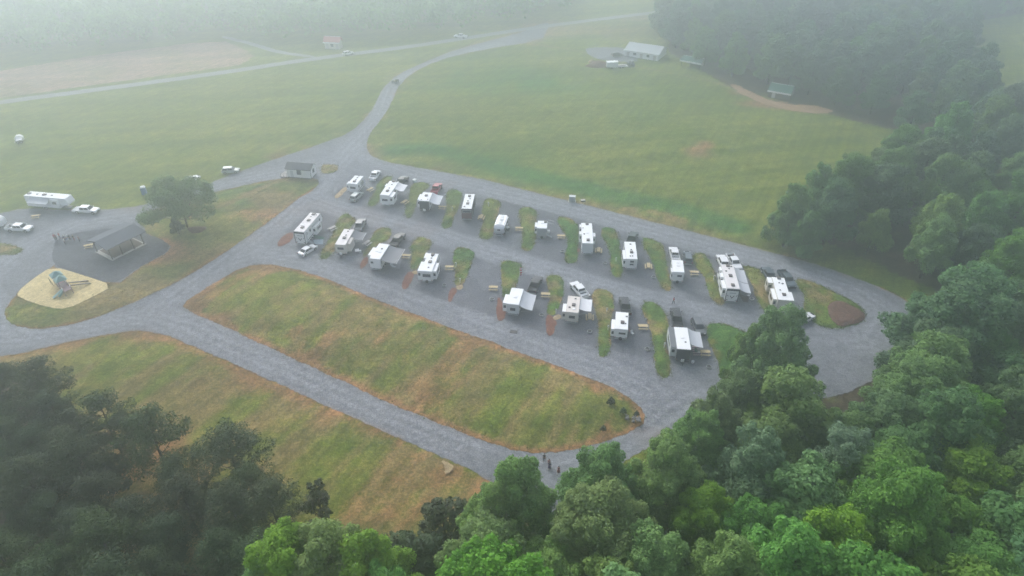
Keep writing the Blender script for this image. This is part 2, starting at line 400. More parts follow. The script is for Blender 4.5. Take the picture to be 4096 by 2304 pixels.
CLEAR = PL('d', [(2415,60),(2600,30),(2900,60),(2900,330),(2560,318),(2475,290),(2430,190)])
def blob(X, Y, k, x, y, rx, ry):        # soft oval of wear; radii in metres across and along the view
    c = P(k, x, y); return np.exp(-(((X-c.x)/rx)**2 + ((Y-c.y)/ry)**2))
def streak(X, Y, ang, s, long=7):
    c, s_ = math.cos(ang), math.sin(ang)
    return fbm((X*c+Y*s_)/long*1.0, (-X*s_+Y*c), s)
def ground_wear(X, Y):
    dS = seg_dist(X, Y, south_edge); dN = seg_dist(X, Y, north_edge); dE = seg_dist(X, Y, entry_w)
    n5 = fbm(X, Y, 9.0); n2 = fbm(X, Y, 3.0); n20 = fbm(X, Y, 30.0)
    south = inside(X, Y, [tuple(p) for p in PL('d', [(-300,915),(0,898),(130,872),(340,832),(440,851),(700,966),(1000,1101),(1215,1196),(1420,1400),(1400,1700),(-300,1700)])]).astype(float)
    st = streak(X, Y, rad(MOW), 5.0, 5)
    dirt = .7*np.exp(-dS/1.8)*sstep(.25,.6,n5+.12) + .24*south*sstep(.5,.72,streak(X,Y,rad(MOW),3.0,8)) * sstep(.3,.55,n20)
    dirt += south*(.2*blob(X,Y,'d',1080,1225,18,8)*sstep(.35,.6,n2)+.25*blob(X,Y,'d',1150,1205,6,5)+.12*blob(X,Y,'d',980,1290,14,7)+.35*blob(X,Y,'d',620,960,12,5)+.5*blob(X,Y,'d',390,1160,16,10)+.3*blob(X,Y,'d',390,850,8,3))
    dirt += .35*np.exp(-dN/1.0)*sstep(.5,.7,n5) + .75*blob(X,Y,'d',1755,382,5,5) + .6*blob(X,Y,'d',1775,362,3,3) + .9*blob(X,Y,'d',1960,262,16,4.5)+.6*blob(X,Y,'d',1870,232,7,5)+.7*blob(X,Y,'d',2050,275,10,4)
    dirt += .6*blob(X,Y,'c2',1070,225,2.4,1.2)+.7*np.exp(-(seg_dist(X,Y,PL('d',[(2215,728),(2282,762)]))/1.2)**2)
    dry = .5*np.exp(-dN/2.6)*sstep(.3,.6,n5) + .55*np.exp(-dE/4)*sstep(.3,.6,n5) + .5*np.exp(-(seg_dist(X,Y,TRAIL)/1.6)**2) + south*(.3+.36*sstep(.38,.7,streak(X-20,Y+9,rad(MOW),2.4,9)))
    dry += .22*sstep(.45,.7,n20) + .35*blob(X,Y,'d',1480,80,40,16)+.5*np.exp(-(seg_dist(X,Y,PL('d',[(1560,520),(1680,545),(1780,572)]))/1.5)**2)*sstep(.4,.6,n2)
    lush = .75*np.exp(-(seg_dist(X,Y,FIELD_LUSH)/5.5)**2)*sstep(.2,.5,n5+.1) + .6*blob(X,Y,'d',1310,190,26,16) + .3*sstep(.5,.7,fbm(X,Y,22.0))*(1-south) + south*.22*sstep(.42,.66,streak(X+40,Y-13,rad(MOW),3.6,7))
    field = inside(X, Y, PL('d', [(-500,120),(0,178),(230,140),(480,108),(570,104),(645,140),(600,165),(300,205),(0,247),(-500,330)]))
    plough = field*(.55+.3*sstep(.3,.7,n20)) + .5*blob(X,Y,'d',1610,45,20,10)
    pines = inside(X, Y, PL('d', [(-300,960),(80,950),(250,1080),(500,1150),(730,1260),(900,1400),(1180,1400),(1500,1240),(1800,1060),(2000,950),(2300,880),(2420,760),(2080,610),(2080,530),(2330,350),(1850,225),(1680,130),(1700,-40),(3200,-40),(3200,1900),(-300,1900)])).astype(float)
    cl = inside(X, Y, CLEAR).astype(float); pines = pines*(1-cl)
    litter = pines*(.55+.5*sstep(.35,.6,n5)) - pines*1.3*(blob(X,Y,'d',400,1230,15,12)+blob(X,Y,'d',700,1250,12,8))
    return np.clip(np.stack([dirt, lush, dry], 1), 0, 1), np.clip(np.stack([litter, plough, 0*dirt], 1), 0, 1)
def axis(a, b, st, far):
    g = list(np.arange(a, b + .01, st)); w = st; lo = [a]; hi = [b]
    while lo[-1] > -far: w *= 1.35; lo.append(lo[-1] - w)
    w = st
    while hi[-1] < far: w *= 1.35; hi.append(hi[-1] + w)
    return np.array(lo[:0:-1] + g + hi[1:])
gx = axis(-260, 260, 1.3, 520); gy = axis(28, 430, 1.3, 620)
GX, GY = np.meshgrid(gx, gy); nx, ny = len(gx), len(gy)
me = bpy.data.meshes.new('ground'); X = GX.ravel(); Y = GY.ravel()
idx = np.arange(nx*ny).reshape(ny, nx)
quads = np.stack([idx[:-1,:-1], idx[:-1,1:], idx[1:,1:], idx[1:,:-1]], -1).reshape(-1, 4)
me.vertices.add(nx*ny); me.vertices.foreach_set('co', np.stack([X, Y, 0*X], 1).astype(np.float32).ravel())
me.loops.add(quads.size); me.loops.foreach_set('vertex_index', quads.astype(np.int32).ravel())
me.polygons.add(len(quads)); me.polygons.foreach_set('loop_start', np.arange(0, quads.size, 4, dtype=np.int32))
me.update(calc_edges=True)
wa, wb = ground_wear(X, Y); set_attr(me, 'wear', wa); set_attr(me, 'cover', wb)
me.materials.append(M['grass'])
ground = bpy.data.objects.new('ground', me); COL.objects.link(ground); tag(ground, 'open grass fields with worn clay around the campground', kind='structure')

LANES = [PL('d', q) for q in ([(-60,850),(60,848),(180,832),(290,812),(400,800),(480,822),(600,880),(800,966),(1000,1056),(1150,1116),(1290,1162),(1400,1185),(1520,1140),(1650,1065),(1740,1000)],
 [(430,752),(560,665),(650,638),(760,654),(900,705),(1100,785),(1300,855),(1500,925),(1620,985)], [(1250,112),(1060,172),(985,222),(955,300),(885,370),(800,470),(700,560),(560,660),(430,752),(380,800)],
 [(780,500),(900,540),(1100,592),(1300,655),(1500,718),(1700,772),(1900,818),(2100,852)], [(930,400),(1060,440),(1200,470),(1450,530),(1700,597),(1950,663),(2150,732),(2235,790),(2180,862),(2100,870)], [(860,400),(720,430),(600,455),(480,490),(360,540),(200,560),(60,620),(-60,720)], [(-60,720),(0,800),(60,850)])]
def gravel_wear(X, Y, D):
    d = np.full(np.shape(X), 1e9)
    for q in LANES: d = np.minimum(d, seg_dist(X, Y, chaikin(q, 0)))
    wob = (fbm(X, Y, 12.0) - .5) * 1.2
    trk = np.exp(-((d - 1.0 + wob*.4)/.55)**2) + .6*np.exp(-((d - 2.9 + wob)/.7)**2)
    n5 = fbm(X, Y, 8.0)
    dirt = .55*np.exp(-D/.8)*sstep(.3,.6,n5) + .4*sstep(.58,.75,fbm(X+90,Y,14.0))
    pads = inside(X, Y, PL('d', [(720,580),(860,470),(1250,500),(1500,560),(1850,660),(1990,720),(1900,770),(1790,760),(1800,930),(1500,880),(1250,800),(1000,720),(760,640)])).astype(float)
    return wear_arr(X, dirt=dirt, lush=np.clip(trk, 0, 1)*sstep(.2,.55,fbm(X,Y,15.0)+.1), dry=pads*.62*sstep(.25,.6,fbm(X,Y,6.0)+.1)*sstep(2.0,4.5,d))
tag(sheet('gravel_road', gravel_w, 'gravel', .03, grid=.9, step=.6, jit=.28, smooth=1, wear=gravel_wear), 'grey gravel roads and parking pads of the campground', kind='structure')
def ribbon(name, px, w, mat, z, lab):
    c = [Vector(p) for p in PL('d', px)]
    lft, rgt = [], []
    for i, p in enumerate(c):
        d = (c[min(i+1, len(c)-1)] - c[max(i-1, 0)]).normalized(); n = Vector((-d.y, d.x)) * w/2
        lft.append(tuple(p + n)); rgt.append(tuple(p - n))
    tag(sheet(name, lft + rgt[::-1], mat, z, grid=3, step=1.5, jit=.25, smooth=1, wear=lambda X, Y, D: wear_arr(X)), lab, kind='structure')
ribbon('road', [(-160,283),(0,257),(250,225),(560,183),(800,146),(1000,122),(1160,98),(1340,70),(1560,42),(1680,28),(1850,5)], 4.6, 'asphalt', .045, 'narrow pale public lane across the fields')
ribbon('farm_track', [(560,92),(640,112),(700,132),(790,143)], 3.0, 'asphalt', .035, 'pale track curving off the public lane')
def island_wear(X, Y, D, seed=0.0, lushness=.35):
    n = fbm(X + seed, Y - seed, 5.0); n2 = fbm(X - seed, Y + seed, 2.5)
    return wear_arr(X, dirt=.45*np.exp(-D/.4)*sstep(.4,.65,n2), lush=lushness*sstep(.35,.6,n) + .15, dry=(.62-.5*lushness)*sstep(.48,.66,1-n)*sstep(.3,.6,n2) + .24)
def bank_wear(X, Y, D):
    st = streak(X, Y, rad(MOW), 5.0, 6); n5 = fbm(X, Y, 7.0)
    dirt = .95*np.exp(-D/1.3)*sstep(.22,.5,n5+.1) + .5*sstep(.56,.7,st)*sstep(.4,.6,fbm(X,Y,16.0)) + .6*blob(X,Y,'d',550,805,2.5,2) + .7*blob(X,Y,'d',1500,968,1.5,3) + .5*blob(X,Y,'d',1020,905,1.2,4)
    return wear_arr(X, dirt=dirt, lush=.16*sstep(.42,.68,streak(X+31,Y,rad(MOW),3.5,7)) + .16*np.exp(-((D-5)/4)**2)*sstep(.4,.6,n5), dry=.3+.34*sstep(.38,.7,streak(X,Y+60,rad(MOW),2.6,9)))
tag(sheet('grass_bank', bank_w, 'grass', .06, rise=.9, ramp_w=7, grid=1.0, step=.5, jit=.3, smooth=1, wear=bank_wear, bumpy=.15), 'long worn grass bank between the two gravel roads', kind='structure')
def lawn_wear(X, Y, D):
    n = fbm(X, Y, 8.0)
    return wear_arr(X, dirt=.7*np.exp(-D/1.2)*sstep(.3,.6,n)+.55*blob(X,Y,'d',640,540,7,5)+.5*blob(X,Y,'d',440,630,8,5)+.5*blob(X,Y,'d',400,660,9,3), lush=.6*blob(X,Y,'d',600,490,8,6)+.5*blob(X,Y,'d',330,745,10,3)+.35*sstep(.5,.65,n), dry=.35+.4*sstep(.4,.65,fbm(X+50,Y,12.0))+.7*np.exp(-(seg_dist(X,Y,PL('d',[(480,550),(580,512),(700,455)]))/.7)**2))
tag(sheet('lawn', PL('d', LAWN_PX), 'grass', .06, rise=.25, ramp_w=4, grid=1.2, step=.5, jit=.25, smooth=1, wear=lawn_wear), 'dry lawn between the playground, pavilion and office', kind='structure')
STRIPS = [('c1',.3,[(1190,205),(1260,205),(1250,240),(1190,300),(1140,400),(1110,480),(1060,505),(1010,490),(1030,440),(1080,370),(1100,300),(1130,240)]),
 ('c1',.2,[(1480,265),(1600,270),(1620,310),(1540,360),(1490,430),(1470,520),(1440,600),(1400,615),(1370,580),(1385,500),(1410,420),(1420,320)]),
 ('c1',.35,[(1790,325),(1900,340),(1930,380),(1920,440),(1890,520),(1850,600),(1825,690),(1780,715),(1730,700),(1735,640),(1770,560),(1785,480),(1770,400)]),
 ('c2',.1,[(130,160),(200,155),(290,190),(300,240),(270,330),(230,420),(220,540),(180,620),(130,640),(60,625),(50,570),(75,480),(90,400),(75,300),(90,220)]),
 ('c2',.35,[(540,265),(600,255),(670,275),(720,330),(715,400),(690,480),(700,600),(690,690),(640,760),(590,770),(545,740),(540,680),(560,560),(530,450),(505,370),(510,300)]),
 ('c2',.6,[(960,385),(1010,370),(1100,390),(1180,440),(1200,500),(1195,620),(1195,740),(1200,850),(1160,900),(1100,910),(1050,890),(1050,820),(1065,700),(1060,600),(1000,500),(950,420)]),
 ('c2',.55,[(1465,500),(1520,490),(1580,500),(1640,540),(1670,620),(1680,740),(1690,850),(1715,960),(1700,1060),(1660,1080),(1600,1060),(1565,1010),(1570,900),(1570,780),(1520,680),(1460,590)]),
 ('c2',.45,[(1930,630),(1990,610),(2080,640),(2190,690),(2200,760),(2220,860),(2230,960),(2270,1100),(2280,1200),(2260,1235),(2210,1230),(2160,1180),(2100,1060),(2080,960),(2020,830),(1960,730)]),
 ('c3',.35,[(440,420),(540,410),(600,460),(640,540),(680,640),(700,750),(740,860),(770,930),(740,960),(680,950),(620,850),(580,740),(550,660),(500,590),(430,520)]),
 ('c3',.1,[(950,550),(1060,560),(1150,600),(1200,700),(1230,850),(1240,950),(1290,1060),(1300,1110),(1220,1060),(1120,960),(1080,850),(1040,720),(980,620)]),
 ('c3',.3,[(1490,690),(1580,680),(1700,730),(1830,780),(1930,840),(2060,900),(2180,980),(2225,1060),(2195,1120),(2080,1172),(1960,1192),(1880,1200),(1780,1190),(1650,1110),(1580,1000),(1600,860),(1540,780)]),
 ('c1',.25,[(780,560),(850,570),(905,620),(890,660),(800,740),(740,850),(690,940),(650,990),(590,1015),(545,1000),(570,930),(640,830),(690,720),(720,620)]),
 ('c1',.2,[(1090,720),(1180,695),(1250,710),(1245,770),(1200,830),(1130,860),(1075,900),(1000,980),(960,980),(1000,880),(1060,800)]),
 ('c1',.45,[(1480,800),(1550,790),(1630,820),(1640,860),(1590,940),(1540,1020),(1500,1100),(1450,1120),(1420,1080),(1440,980),(1430,880)]),
 ('c1',.55,[(1860,900),(1950,895),(2040,930),(2050,960),(2010,1060),(1980,1160),(1940,1240),(1890,1270),(1850,1220),(1855,1100),(1835,1000)]),
 ('c2',.4,[(290,900),(360,875),(480,890),(560,920),(545,980),(500,1080),(470,1180),(440,1250),(400,1320),(330,1310),(310,1150),(300,1020)]),
 ('c4',.5,[(800,240),(870,230),(930,250),(945,320),(945,420),(910,510),(880,580),(850,620),(790,600),(800,520),(830,430),(790,300)]),
 ('c4',.4,[(1210,390),(1280,365),(1370,380),(1420,450),(1420,540),(1390,640),(1380,740),(1390,850),(1380,960),(1330,1005),(1280,990),(1270,900),(1280,760),(1270,650),(1230,540)]),
 ('c4',.4,[(1690,490),(1760,480),(1830,510),(1900,580),(1920,660),(1930,780),(1900,880),(1930,980),(1950,1080),(1945,1180),(1910,1205),(1840,1190),(1800,1100),(1790,960),(1780,820),(1740,700),(1680,590)]),
 ('d',.8,[(1783,812),(1830,815),(1900,845),(1960,880),(1990,915),(1960,950),(1870,968),(1815,965),(1802,900),(1775,840)]),
 ('d',.1,[(-30,612),(20,614),(62,626),(50,640),(0,643),(-30,640)]),
 ('c1',.1,[(560,95),(640,90),(735,105),(735,150),(650,185),(560,180)])]
TUFT = []
def tufts(poly, dens, over=.3):
    xs = [p[0] for p in poly]; ys = [p[1] for p in poly]; n = int((max(xs)-min(xs))*(max(ys)-min(ys))*dens)
    x = rs.uniform(min(xs)-.5, max(xs)+.5, n); y = rs.uniform(min(ys)-.5, max(ys)+.5, n); s = sdist(x, y, poly)
    keep = (s > -over) & (rs.rand(n) < np.where(s < .7, 1.0, .35) * sstep(.2, .55, fbm(x, y, 2.0)))
    TUFT.append(np.stack([x[keep], y[keep], np.clip(s[keep], 0, None)], 1))
for i, (k, lu, pts) in enumerate(STRIPS):
    tufts(chaikin(PL(k, pts), 2), 9, .4)
    tag(sheet('grass_strip', PL(k, pts), 'grass', .06, rise=.14, ramp_w=1.2, grid=.7, step=.35, jit=.34, smooth=2, bumpy=.1, wear=lambda X, Y, D: island_wear(X, Y, D, i*17.0, lu)), 'grass strip between two campsites', kind='structure')
def patch(name, mat, k, pts, lab, rise=.06, z=.075, bumpy=.08, jit=.2, kind='structure', smooth=2):
    return tag(sheet(name, PL(k, pts), mat, z, rise=rise, ramp_w=.8, grid=.6, step=.35, jit=jit, smooth=smooth, bumpy=bumpy, wear=lambda X, Y, D: wear_arr(X)), lab, kind=kind)
for k, pts in (('c1',[(290,740),(300,800),(240,860),(170,892),(135,880),(160,820),(220,770)]), ('c1',[(1015,985),(1020,1030),(980,1090),(945,1110),(940,1060),(970,1000)]),
               ('c1',[(1420,1120),(1475,1150),(1440,1220),(1400,1300),(1350,1300),(1345,1240),(1380,1160)]), ('c1',[(1860,1280),(1885,1310),(1850,1370),(1820,1425),(1790,1420),(1795,1340),(1820,1290)]),
               ('c4',[(335,440),(375,480),(400,560),(400,620),(375,665),(325,665),(318,560),(325,470)]), ('c4',[(795,605),(850,625),(880,680),(870,740),(850,800),(800,815),(780,740),(780,650)]), ('c4',[(1835,930),(1900,920),(1935,950),(1930,985),(1870,985),(1840,965)]), ('c2',[(1155,760),(1205,730),(1225,760),(1200,790)])):
    patch('soil', 'clay', k, pts, 'red clay trench scar beside a trailer')
for k, pts in (('h',[(190,430),(225,500),(140,600),(60,680),(0,720),(-70,700),(-60,640),(40,560),(120,480)]), ('c4',[(835,640),(880,605),(920,610),(925,635),(890,650),(860,660)]), ('c3',[(640,780),(700,790),(725,815),(690,835),(640,800)]), ('n2',[(1850,312),(1900,320),(1965,362),(1955,385),(1915,425),(1880,418),(1900,380)]), ('c1',[(1860,1275),(1920,1250),(1945,1280),(1900,1310)]), ('c1',[(1430,1140),(1470,1120),(1510,1130),(1490,1160)])):
    patch('soil', 'tan_sand', k, pts, 'pale sandy patch of bare ground', z=.25 if k == 'n2' else .08)
tag(patch('farm_yard', 'gravel', 'c7', [(290,200),(420,190),(640,195),(700,235),(760,300),(720,330),(560,305),(420,300),(330,260)], 'grey gravel yard left of the pale barn', jit=.7))
patch('soil', 'orange_soil', 'd', [(1828,208),(1865,218),(1925,250),(1990,266),(2050,263),(2110,281),(2060,286),(1990,280),(1920,263),(1862,236)], 'orange bare soil below the green-roofed shed', jit=.9)
tag(patch('mulch_mound', 'mulch', 'c3', [(1820,960),(1880,920),(1960,910),(2060,950),(2150,1000),(2215,1050),(2215,1100),(2150,1140),(2050,1170),(1960,1185),(1880,1140),(1830,1060)], 'dark red-brown mulch bed inside the loop turn', rise=.35, z=.16, bumpy=.2), kind='structure')
tag(patch('play_sand', 'sand', 'c5', [(440,888),(700,965),(945,1050),(760,1150),(560,1243),(420,1235),(160,1150),(148,1105),(270,1000)], 'pale yellow sand pad under the playground', z=.34, rise=.05, jit=.08, smooth=1), kind='structure')
tag(patch('pavilion_yard', 'dark_gravel', 'c5', [(470,650),(640,600),(900,560),(1200,590),(1330,648),(1440,738),(1150,885),(945,1045),(700,960),(445,885),(430,760)], 'darker gravel yard around the picnic pavilion', z=.055, rise=.02), kind='structure')

tufts(bank_w, 1.0, .35); b_n = len(TUFT[-1]); tufts(chaikin(PL('d', LAWN_PX), 1), 1.0, .3)
for i, q in enumerate(TUFT): q[:, 2] = .06 + (.14*sstep(0, 1.2, q[:, 2]) if i < len(STRIPS) else .9*sstep(0, 7, q[:, 2]) if i == len(STRIPS) else .25*sstep(0, 4, q[:, 2]))
tp = np.repeat(np.concatenate(TUFT), 3, 0); nt_ = len(tp)
# ------------------------------------------------------------------ trailers and motorhomes
def glass(b, axis_, at, u0, u1, z0, z1, t=.03):   # thin pane standing proud of a wall
    if axis_ == 'y': b.box(u0, u1, at - t, at + t, z0, z1)
    else: b.box(at - t, at + t, u0, u1, z0, z1)
    return b
def wheel(parent, x, y, r=.36, w=.24, rim=True):
    o = B().tube([(x-w/2, y, r), (x+w/2, y, r)], r, 14).build('wheel', 'rubber', parent)
    if rim:
        s = 1 if x > 0 else -1
        B().tube([(x+s*(w/2-.03), y, r), (x+s*(w/2+.02), y, r)], r*.58, 10).build('rim', 'rim_metal', o)
    return o
def rv(name, label, cat, k, a, b_, H, zb=.62, W=2.5, shape='box', ext=0.0, shell='white_shell', roof='white_roof', end=None, end_h=None, win=None, ac=(), vents=(), slides=(), awn=(), wheels=.35, deco=None, door=None, ladder=False, spare=False, hitch=False, steps=None, sidewin=((.2,.1),(.5,.12),(.75,.1)), bumper=True, group='trailers and motorhomes parked on the gravel pads', stripe=None):
    A, F = P(k, *a, H), P(k, *b_, H); d = (F - A); L = d.length + ext; d.normalize()
    c = A + d*L/2; rz = math.atan2(-d.x, d.y)
    t = root(name, (c.x, c.y, .04), rz, label, cat, group)
    y0, y1, w = -L/2, L/2, W/2
    Y = lambda s: y0 + s*L
    if shape == 'fifth':
        prof = [(y0, zb), (y1-2.6, zb), (y1-2.3, 1.55), (y1-.1, 1.6), (y1+.25, 2.2), (y1-.35, H-.06), (y1-.6, H), (y0+.06, H), (y0, H-.1)]
    elif shape == 'round':
        prof = [(y0+.15, zb), (y1-.2, zb), (y1+.02, zb+.5), (y1-.1, H-.75), (y1-.4, H-.3), (y1-.9, H-.03), (y0+.9, H-.03), (y0+.4, H-.3), (y0+.1, H-.75), (y0, zb+.5)]
    elif shape == 'coach':
        prof = [(y0, .4), (y1-.1, .4), (y1, 1.1), (y1-.12, H-.35), (y1-.4, H), (y0+.15, H), (y0+.02, H-.3)]
    elif shape == 'classc':
        prof = [(y0, zb), (y1-2.2, zb), (y1-2.2, 2.0), (y1-.5, 2.05), (y1, 2.5), (y1-.25, H-.1), (y1-.5, H), (y0+.04, H), (y0, H-.05)]
    else:
        prof = [(y0, zb), (y1-.25, zb), (y1, zb+.5), (y1+.03, H-.9), (y1-.35, H-.03), (y1-.5, H), (y0+.05, H), (y0, H-.08)]
    B().prism(prof, -w, w).build('body', shell, t, bevel=.3 if shape == 'round' else .05)
    if shape != 'round':
        B().box(-w+.03, w-.03, y0+.06, y1-.62, H-.01, H+.03).build('roof', roof, t, bevel=.012)
        tr = B()
        for s in (-1, 1): tr.box(s*w-.02 if s > 0 else s*w-.015, s*w+.015 if s > 0 else s*w+.02, y0+.05, y1-.6, H-.1, H-.055)
        tr.build('roof_edge_trim', 'steel_grey', t)
    else:
        B().box(-.65, .65, y0+1.0, y1-1.0, H-.05, H+.015).build('roof', 'white_roof', t, bevel=.02)
    B().box(-w*.55, w*.55, y0+.1, y1-.5, .38, zb+.02).build('chassis', 'black_plastic', t)
    if end: B().box(-w+.04, w-.04, y0-.035, y0+.02, zb+.06, (end_h or H-.12)).build('end_cap', end, t, bevel=.02)
    if win:
        for wi in (win if isinstance(win, list) else [win]):
            x0, x1, z0, z1 = wi
            f = glass(B(), 'y', y0-.045, x0-.06, x1+.06, z0-.06, z1+.06, .015).build('rear_window', 'light_grey_shell' if shell != 'cream_shell' else 'cream_shell', t)
            glass(B(), 'y', y0-.06, x0, x1, z0, z1, .015).build('pane', 'dark_glass', f)
    for s in (-1, 1):
        for p_, l in sidewin:
            if any(sl[0] == s and sl[1]-.02 < p_+l/2 and sl[2]+.02 > p_-l/2 for sl in slides): continue
            glass(B(), 'x', s*(w+.012), Y(p_-l/2), Y(p_+l/2), H-1.45, H-.75, .02).build('side_window', 'dark_glass', t)
    for s_, x, y, sx, sy, h_ in [(q[0], q[1], 0, .35, .48, .26) for q in ac]:
        o = B().prism([(-sy, 0), (sy, 0), (sy*.9, h_*.75), (sy*.5, h_), (-sy*.5, h_), (-sy*.9, h_*.75)], -sx, sx)
        o.v = [(vx + x, vy + Y(s_), vz + H + .03) for vx, vy, vz in o.v]
        u = o.build('air_conditioner', 'unit_brown' if shell != 'silver_shell' else 'white_roof', t, bevel=.03)
    for s_, x, sz in vents:
        B().box(x-sz, x+sz, Y(s_)-sz, Y(s_)+sz, H+.03, H+.12).build('roof_vent', 'black_plastic' if sz < .26 else 'white_roof', t, bevel=.03)
    for sl in slides:
        s, p0, p1, dep, z0, z1 = sl[:6]; rf = sl[6] if len(sl) > 6 else 'white_roof'; wn = sl[7] if len(sl) > 7 else True
        xa, xb = (w-.02, w+dep) if s > 0 else (-w-dep, -w+.02)
        o = B().box(xa, xb, Y(p0), Y(p1), z0, z1).build('slide_out', sl[8] if len(sl) > 8 else shell, t, bevel=.025)
        B().box(xa+.02, xb-.02, Y(p0)+.02, Y(p1)-.02, z1-.005, z1+.03).build('slide_roof', rf, o)
        if wn and p1-p0 > .08:
            m_ = (xa+xb)/2; hw = min(.26, dep*.3)
            glass(B(), 'y', Y(p0)-.012, m_-hw, m_+hw, z1-1.15, z1-.5, .02).build('window', 'dark_glass', o)
            glass(B(), 'x', s*(w+dep+.012), Y(p0+.25*(p1-p0)), Y(p1-.25*(p1-p0)), z1-1.15, z1-.5, .02).build('window', 'dark_glass', o)
    for an in awn:
        s, p0, p1, out, col, drop = an
        n = 7; pr = [(s*(w+.02 + out*i/n), H-.22-drop*(i/n)**.85-.16*math.sin(math.pi*i/n)) for i in range(n+1)]
        pr = pr + [(x, z+.035) for x, z in pr[::-1]]
        o = B().slab(pr, Y(p0), Y(p1)).build('awning', col, t)
        B().tube([(s*(w+.02+out), Y(p0), H-.22-drop), (s*(w+.02+out), Y(p1), H-.22-drop)], .06, 8).build('roller', 'light_grey_shell', o)
        for yy in (Y(p0)+.05, Y(p1)-.05):
            B().tube([(s*(w+.02), yy, 1.25), (s*(w+out), yy, H-.28-drop)], .035, 5).build('support_arm', 'steel_grey', o)
    ws = [wheels-.45/L, wheels+.45/L] if shape not in ('coach', 'classc') else [.27, .86]
    for s_ in ws:
        for x in (-w+.1, w-.1): wheel(t, x, Y(s_))
    if deco == 'chevron':
        z0, z1 = zb+.1, H-.1; zt = lambda q: z0+(z1-z0)*q
        dk = B()
        def band(pts, th):
            for (xa, za), (xb, zb2) in zip(pts, pts[1:]): dk.hexa([(xa, y0-.06, za-th), (xb, y0-.06, zb2-th), (xb, y0-.02, zb2-th), (xa, y0-.02, za-th)], [(xa, y0-.06, za), (xb, y0-.06, zb2), (xb, y0-.02, zb2), (xa, y0-.02, za)])
        dk.box(-w+.02, w-.02, y0-.07, y0-.015, zt(.86), zt(1))
        for s in (-1, 1):
            dk.box(s*w-.13 if s > 0 else -w+.0, w-.0 if s > 0 else -w+.13, y0-.065, y0-.02, zt(.0), zt(.86))
            band([(s*1.05, zt(.52)), (s*.75, zt(.44))], .12); band([(s*1.1, zt(.16)), (s*.7, zt(.1))], .1)
        band([(-.42, zt(.5)), (0, zt(.3)), (.42, zt(.5))], .24)
        dk.build('cap_graphics', 'decal_black', t)
        lt = B(); x = -.62
        while x < .6:
            ww = R.uniform(.05, .1); lt.hexa([(x, y0-.05, zt(.64)), (x+ww, y0-.05, zt(.64)), (x+ww, y0-.03, zt(.64)), (x, y0-.03, zt(.64))], [(x+.04, y0-.05, zt(.71)), (x+ww+.04, y0-.05, zt(.71)), (x+ww+.04, y0-.03, zt(.71)), (x+.04, y0-.03, zt(.71))]); x += ww+.035
        lt.build('cap_lettering', 'steel_grey', t)
    if stripe:
        o = B()
        for s in (-1, 1): o.prism([(y0+.3, zb+.35), (y1-1.5, zb+.55), (y1-1.0, H-.9), (y1-1.6, H-.9), (y1-2.1, zb+.8), (y0+.3, zb+.5)], s*w-.012, s*w+.012)
        o.build('side_graphics', stripe, t)
    if door is not None:
        s, p0 = door; glass(B(), 'x', s*(w+.012), Y(p0), Y(p0)+.7, zb+.1, H-.5, .025).build('door', 'light_grey_shell', t)
    if steps:
        s, p0 = steps; o = B()
        for i in range(4): o.box(*(sorted((s*(w+.1+.28*i), s*(w+.34+.28*i)))), Y(p0)-.35, Y(p0)+.35, .7-.2*i, .75-.2*i)
        for yy in (-.36, .36): o.tube([(s*(w+.02), Y(p0)+yy, .8), (s*(w+1.2), Y(p0)+yy, .06)], .03, 4)
        o.build('entry_steps', 'steel_grey', t)
    if ladder:
        o = B()
        for x in (w-.75, w-.4): o.tube([(x, y0-.12, zb), (x, y0-.12, H), (x, y0+.15, H+.15)], .02, 4)
        for i in range(7): o.tube([(w-.75, y0-.12, zb+.3+i*.33), (w-.4, y0-.12, zb+.3+i*.33)], .015, 4)
        o.build('ladder', 'rim_metal', t)
    if spare: B().tube([(0, y0-.28, zb-.05), (0, y0-.05, zb-.05)], .33, 14).build('spare_wheel', 'rubber', t)
    if bumper: B().box(-w+.1, w-.1, y0-.16, y0-.02, zb-.2, zb-.08).build('bumper', 'steel_grey' if not hitch else 'black_plastic', t)
    for s in (-1, 1): B().box(s*(w-.2)-.06, s*(w-.2)+.06, y0-.05, y0-.0, zb+.12, zb+.3).build('tail_light', 'lamp_red', t)
    if hitch:
        o = B().tube([(-.6, y0+.2, .5), (0, y0-1.1, .5), (.6, y0+.2, .5)], .06, 5); o.tube([(0, y0-.95, .04), (0, y0-.95, .9)], .045, 6)
        o.build('hitch', 'black_plastic', t)
        B().tube([(-.16, y0-.35, .55), (-.16, y0-.35, 1.1)], .15, 10).build('gas_bottle', 'white_shell', t); B().tube([(.16, y0-.35, .55), (.16, y0-.35, 1.1)], .15, 10).build('gas_bottle', 'white_shell', t)
    return t
RW = lambda z0=1.7, z1=2.35, hw=.75: (-hw, hw, z0, z1)
rv('travel_trailer', 'white trailer with rear window, first of the back row, beside a sandy patch', 'trailer', 'h', (340,378), (512,176), 3.15, win=RW(1.75,2.3,.72), ac=((.25,.05),), vents=((.48,0,.2),(.68,0,.2),(.88,.05,.2)), slides=((-1,.02,.3,.45,.95,2.95),), steps=(1,.82), door=(1,.78), stripe='car_grey', awn=())
rv('fifth_wheel', 'long white trailer with two pale awnings and an open right slide with window', 'trailer', 'h', (1072,640), (1315,298), 3.35, W=2.55, shape='fifth', win=RW(1.75,2.3,.75), ac=((.28,.05),(.92,-.1)), vents=((.47,0,.2),(.7,0,.2),(.9,.7,.16)), slides=((1,.0,.33,.95,.85,3.05),(-1,.62,.8,.5,1.1,3.1)), awn=((1,.5,.94,2.3,'awning_white',.55),), bumper=True)
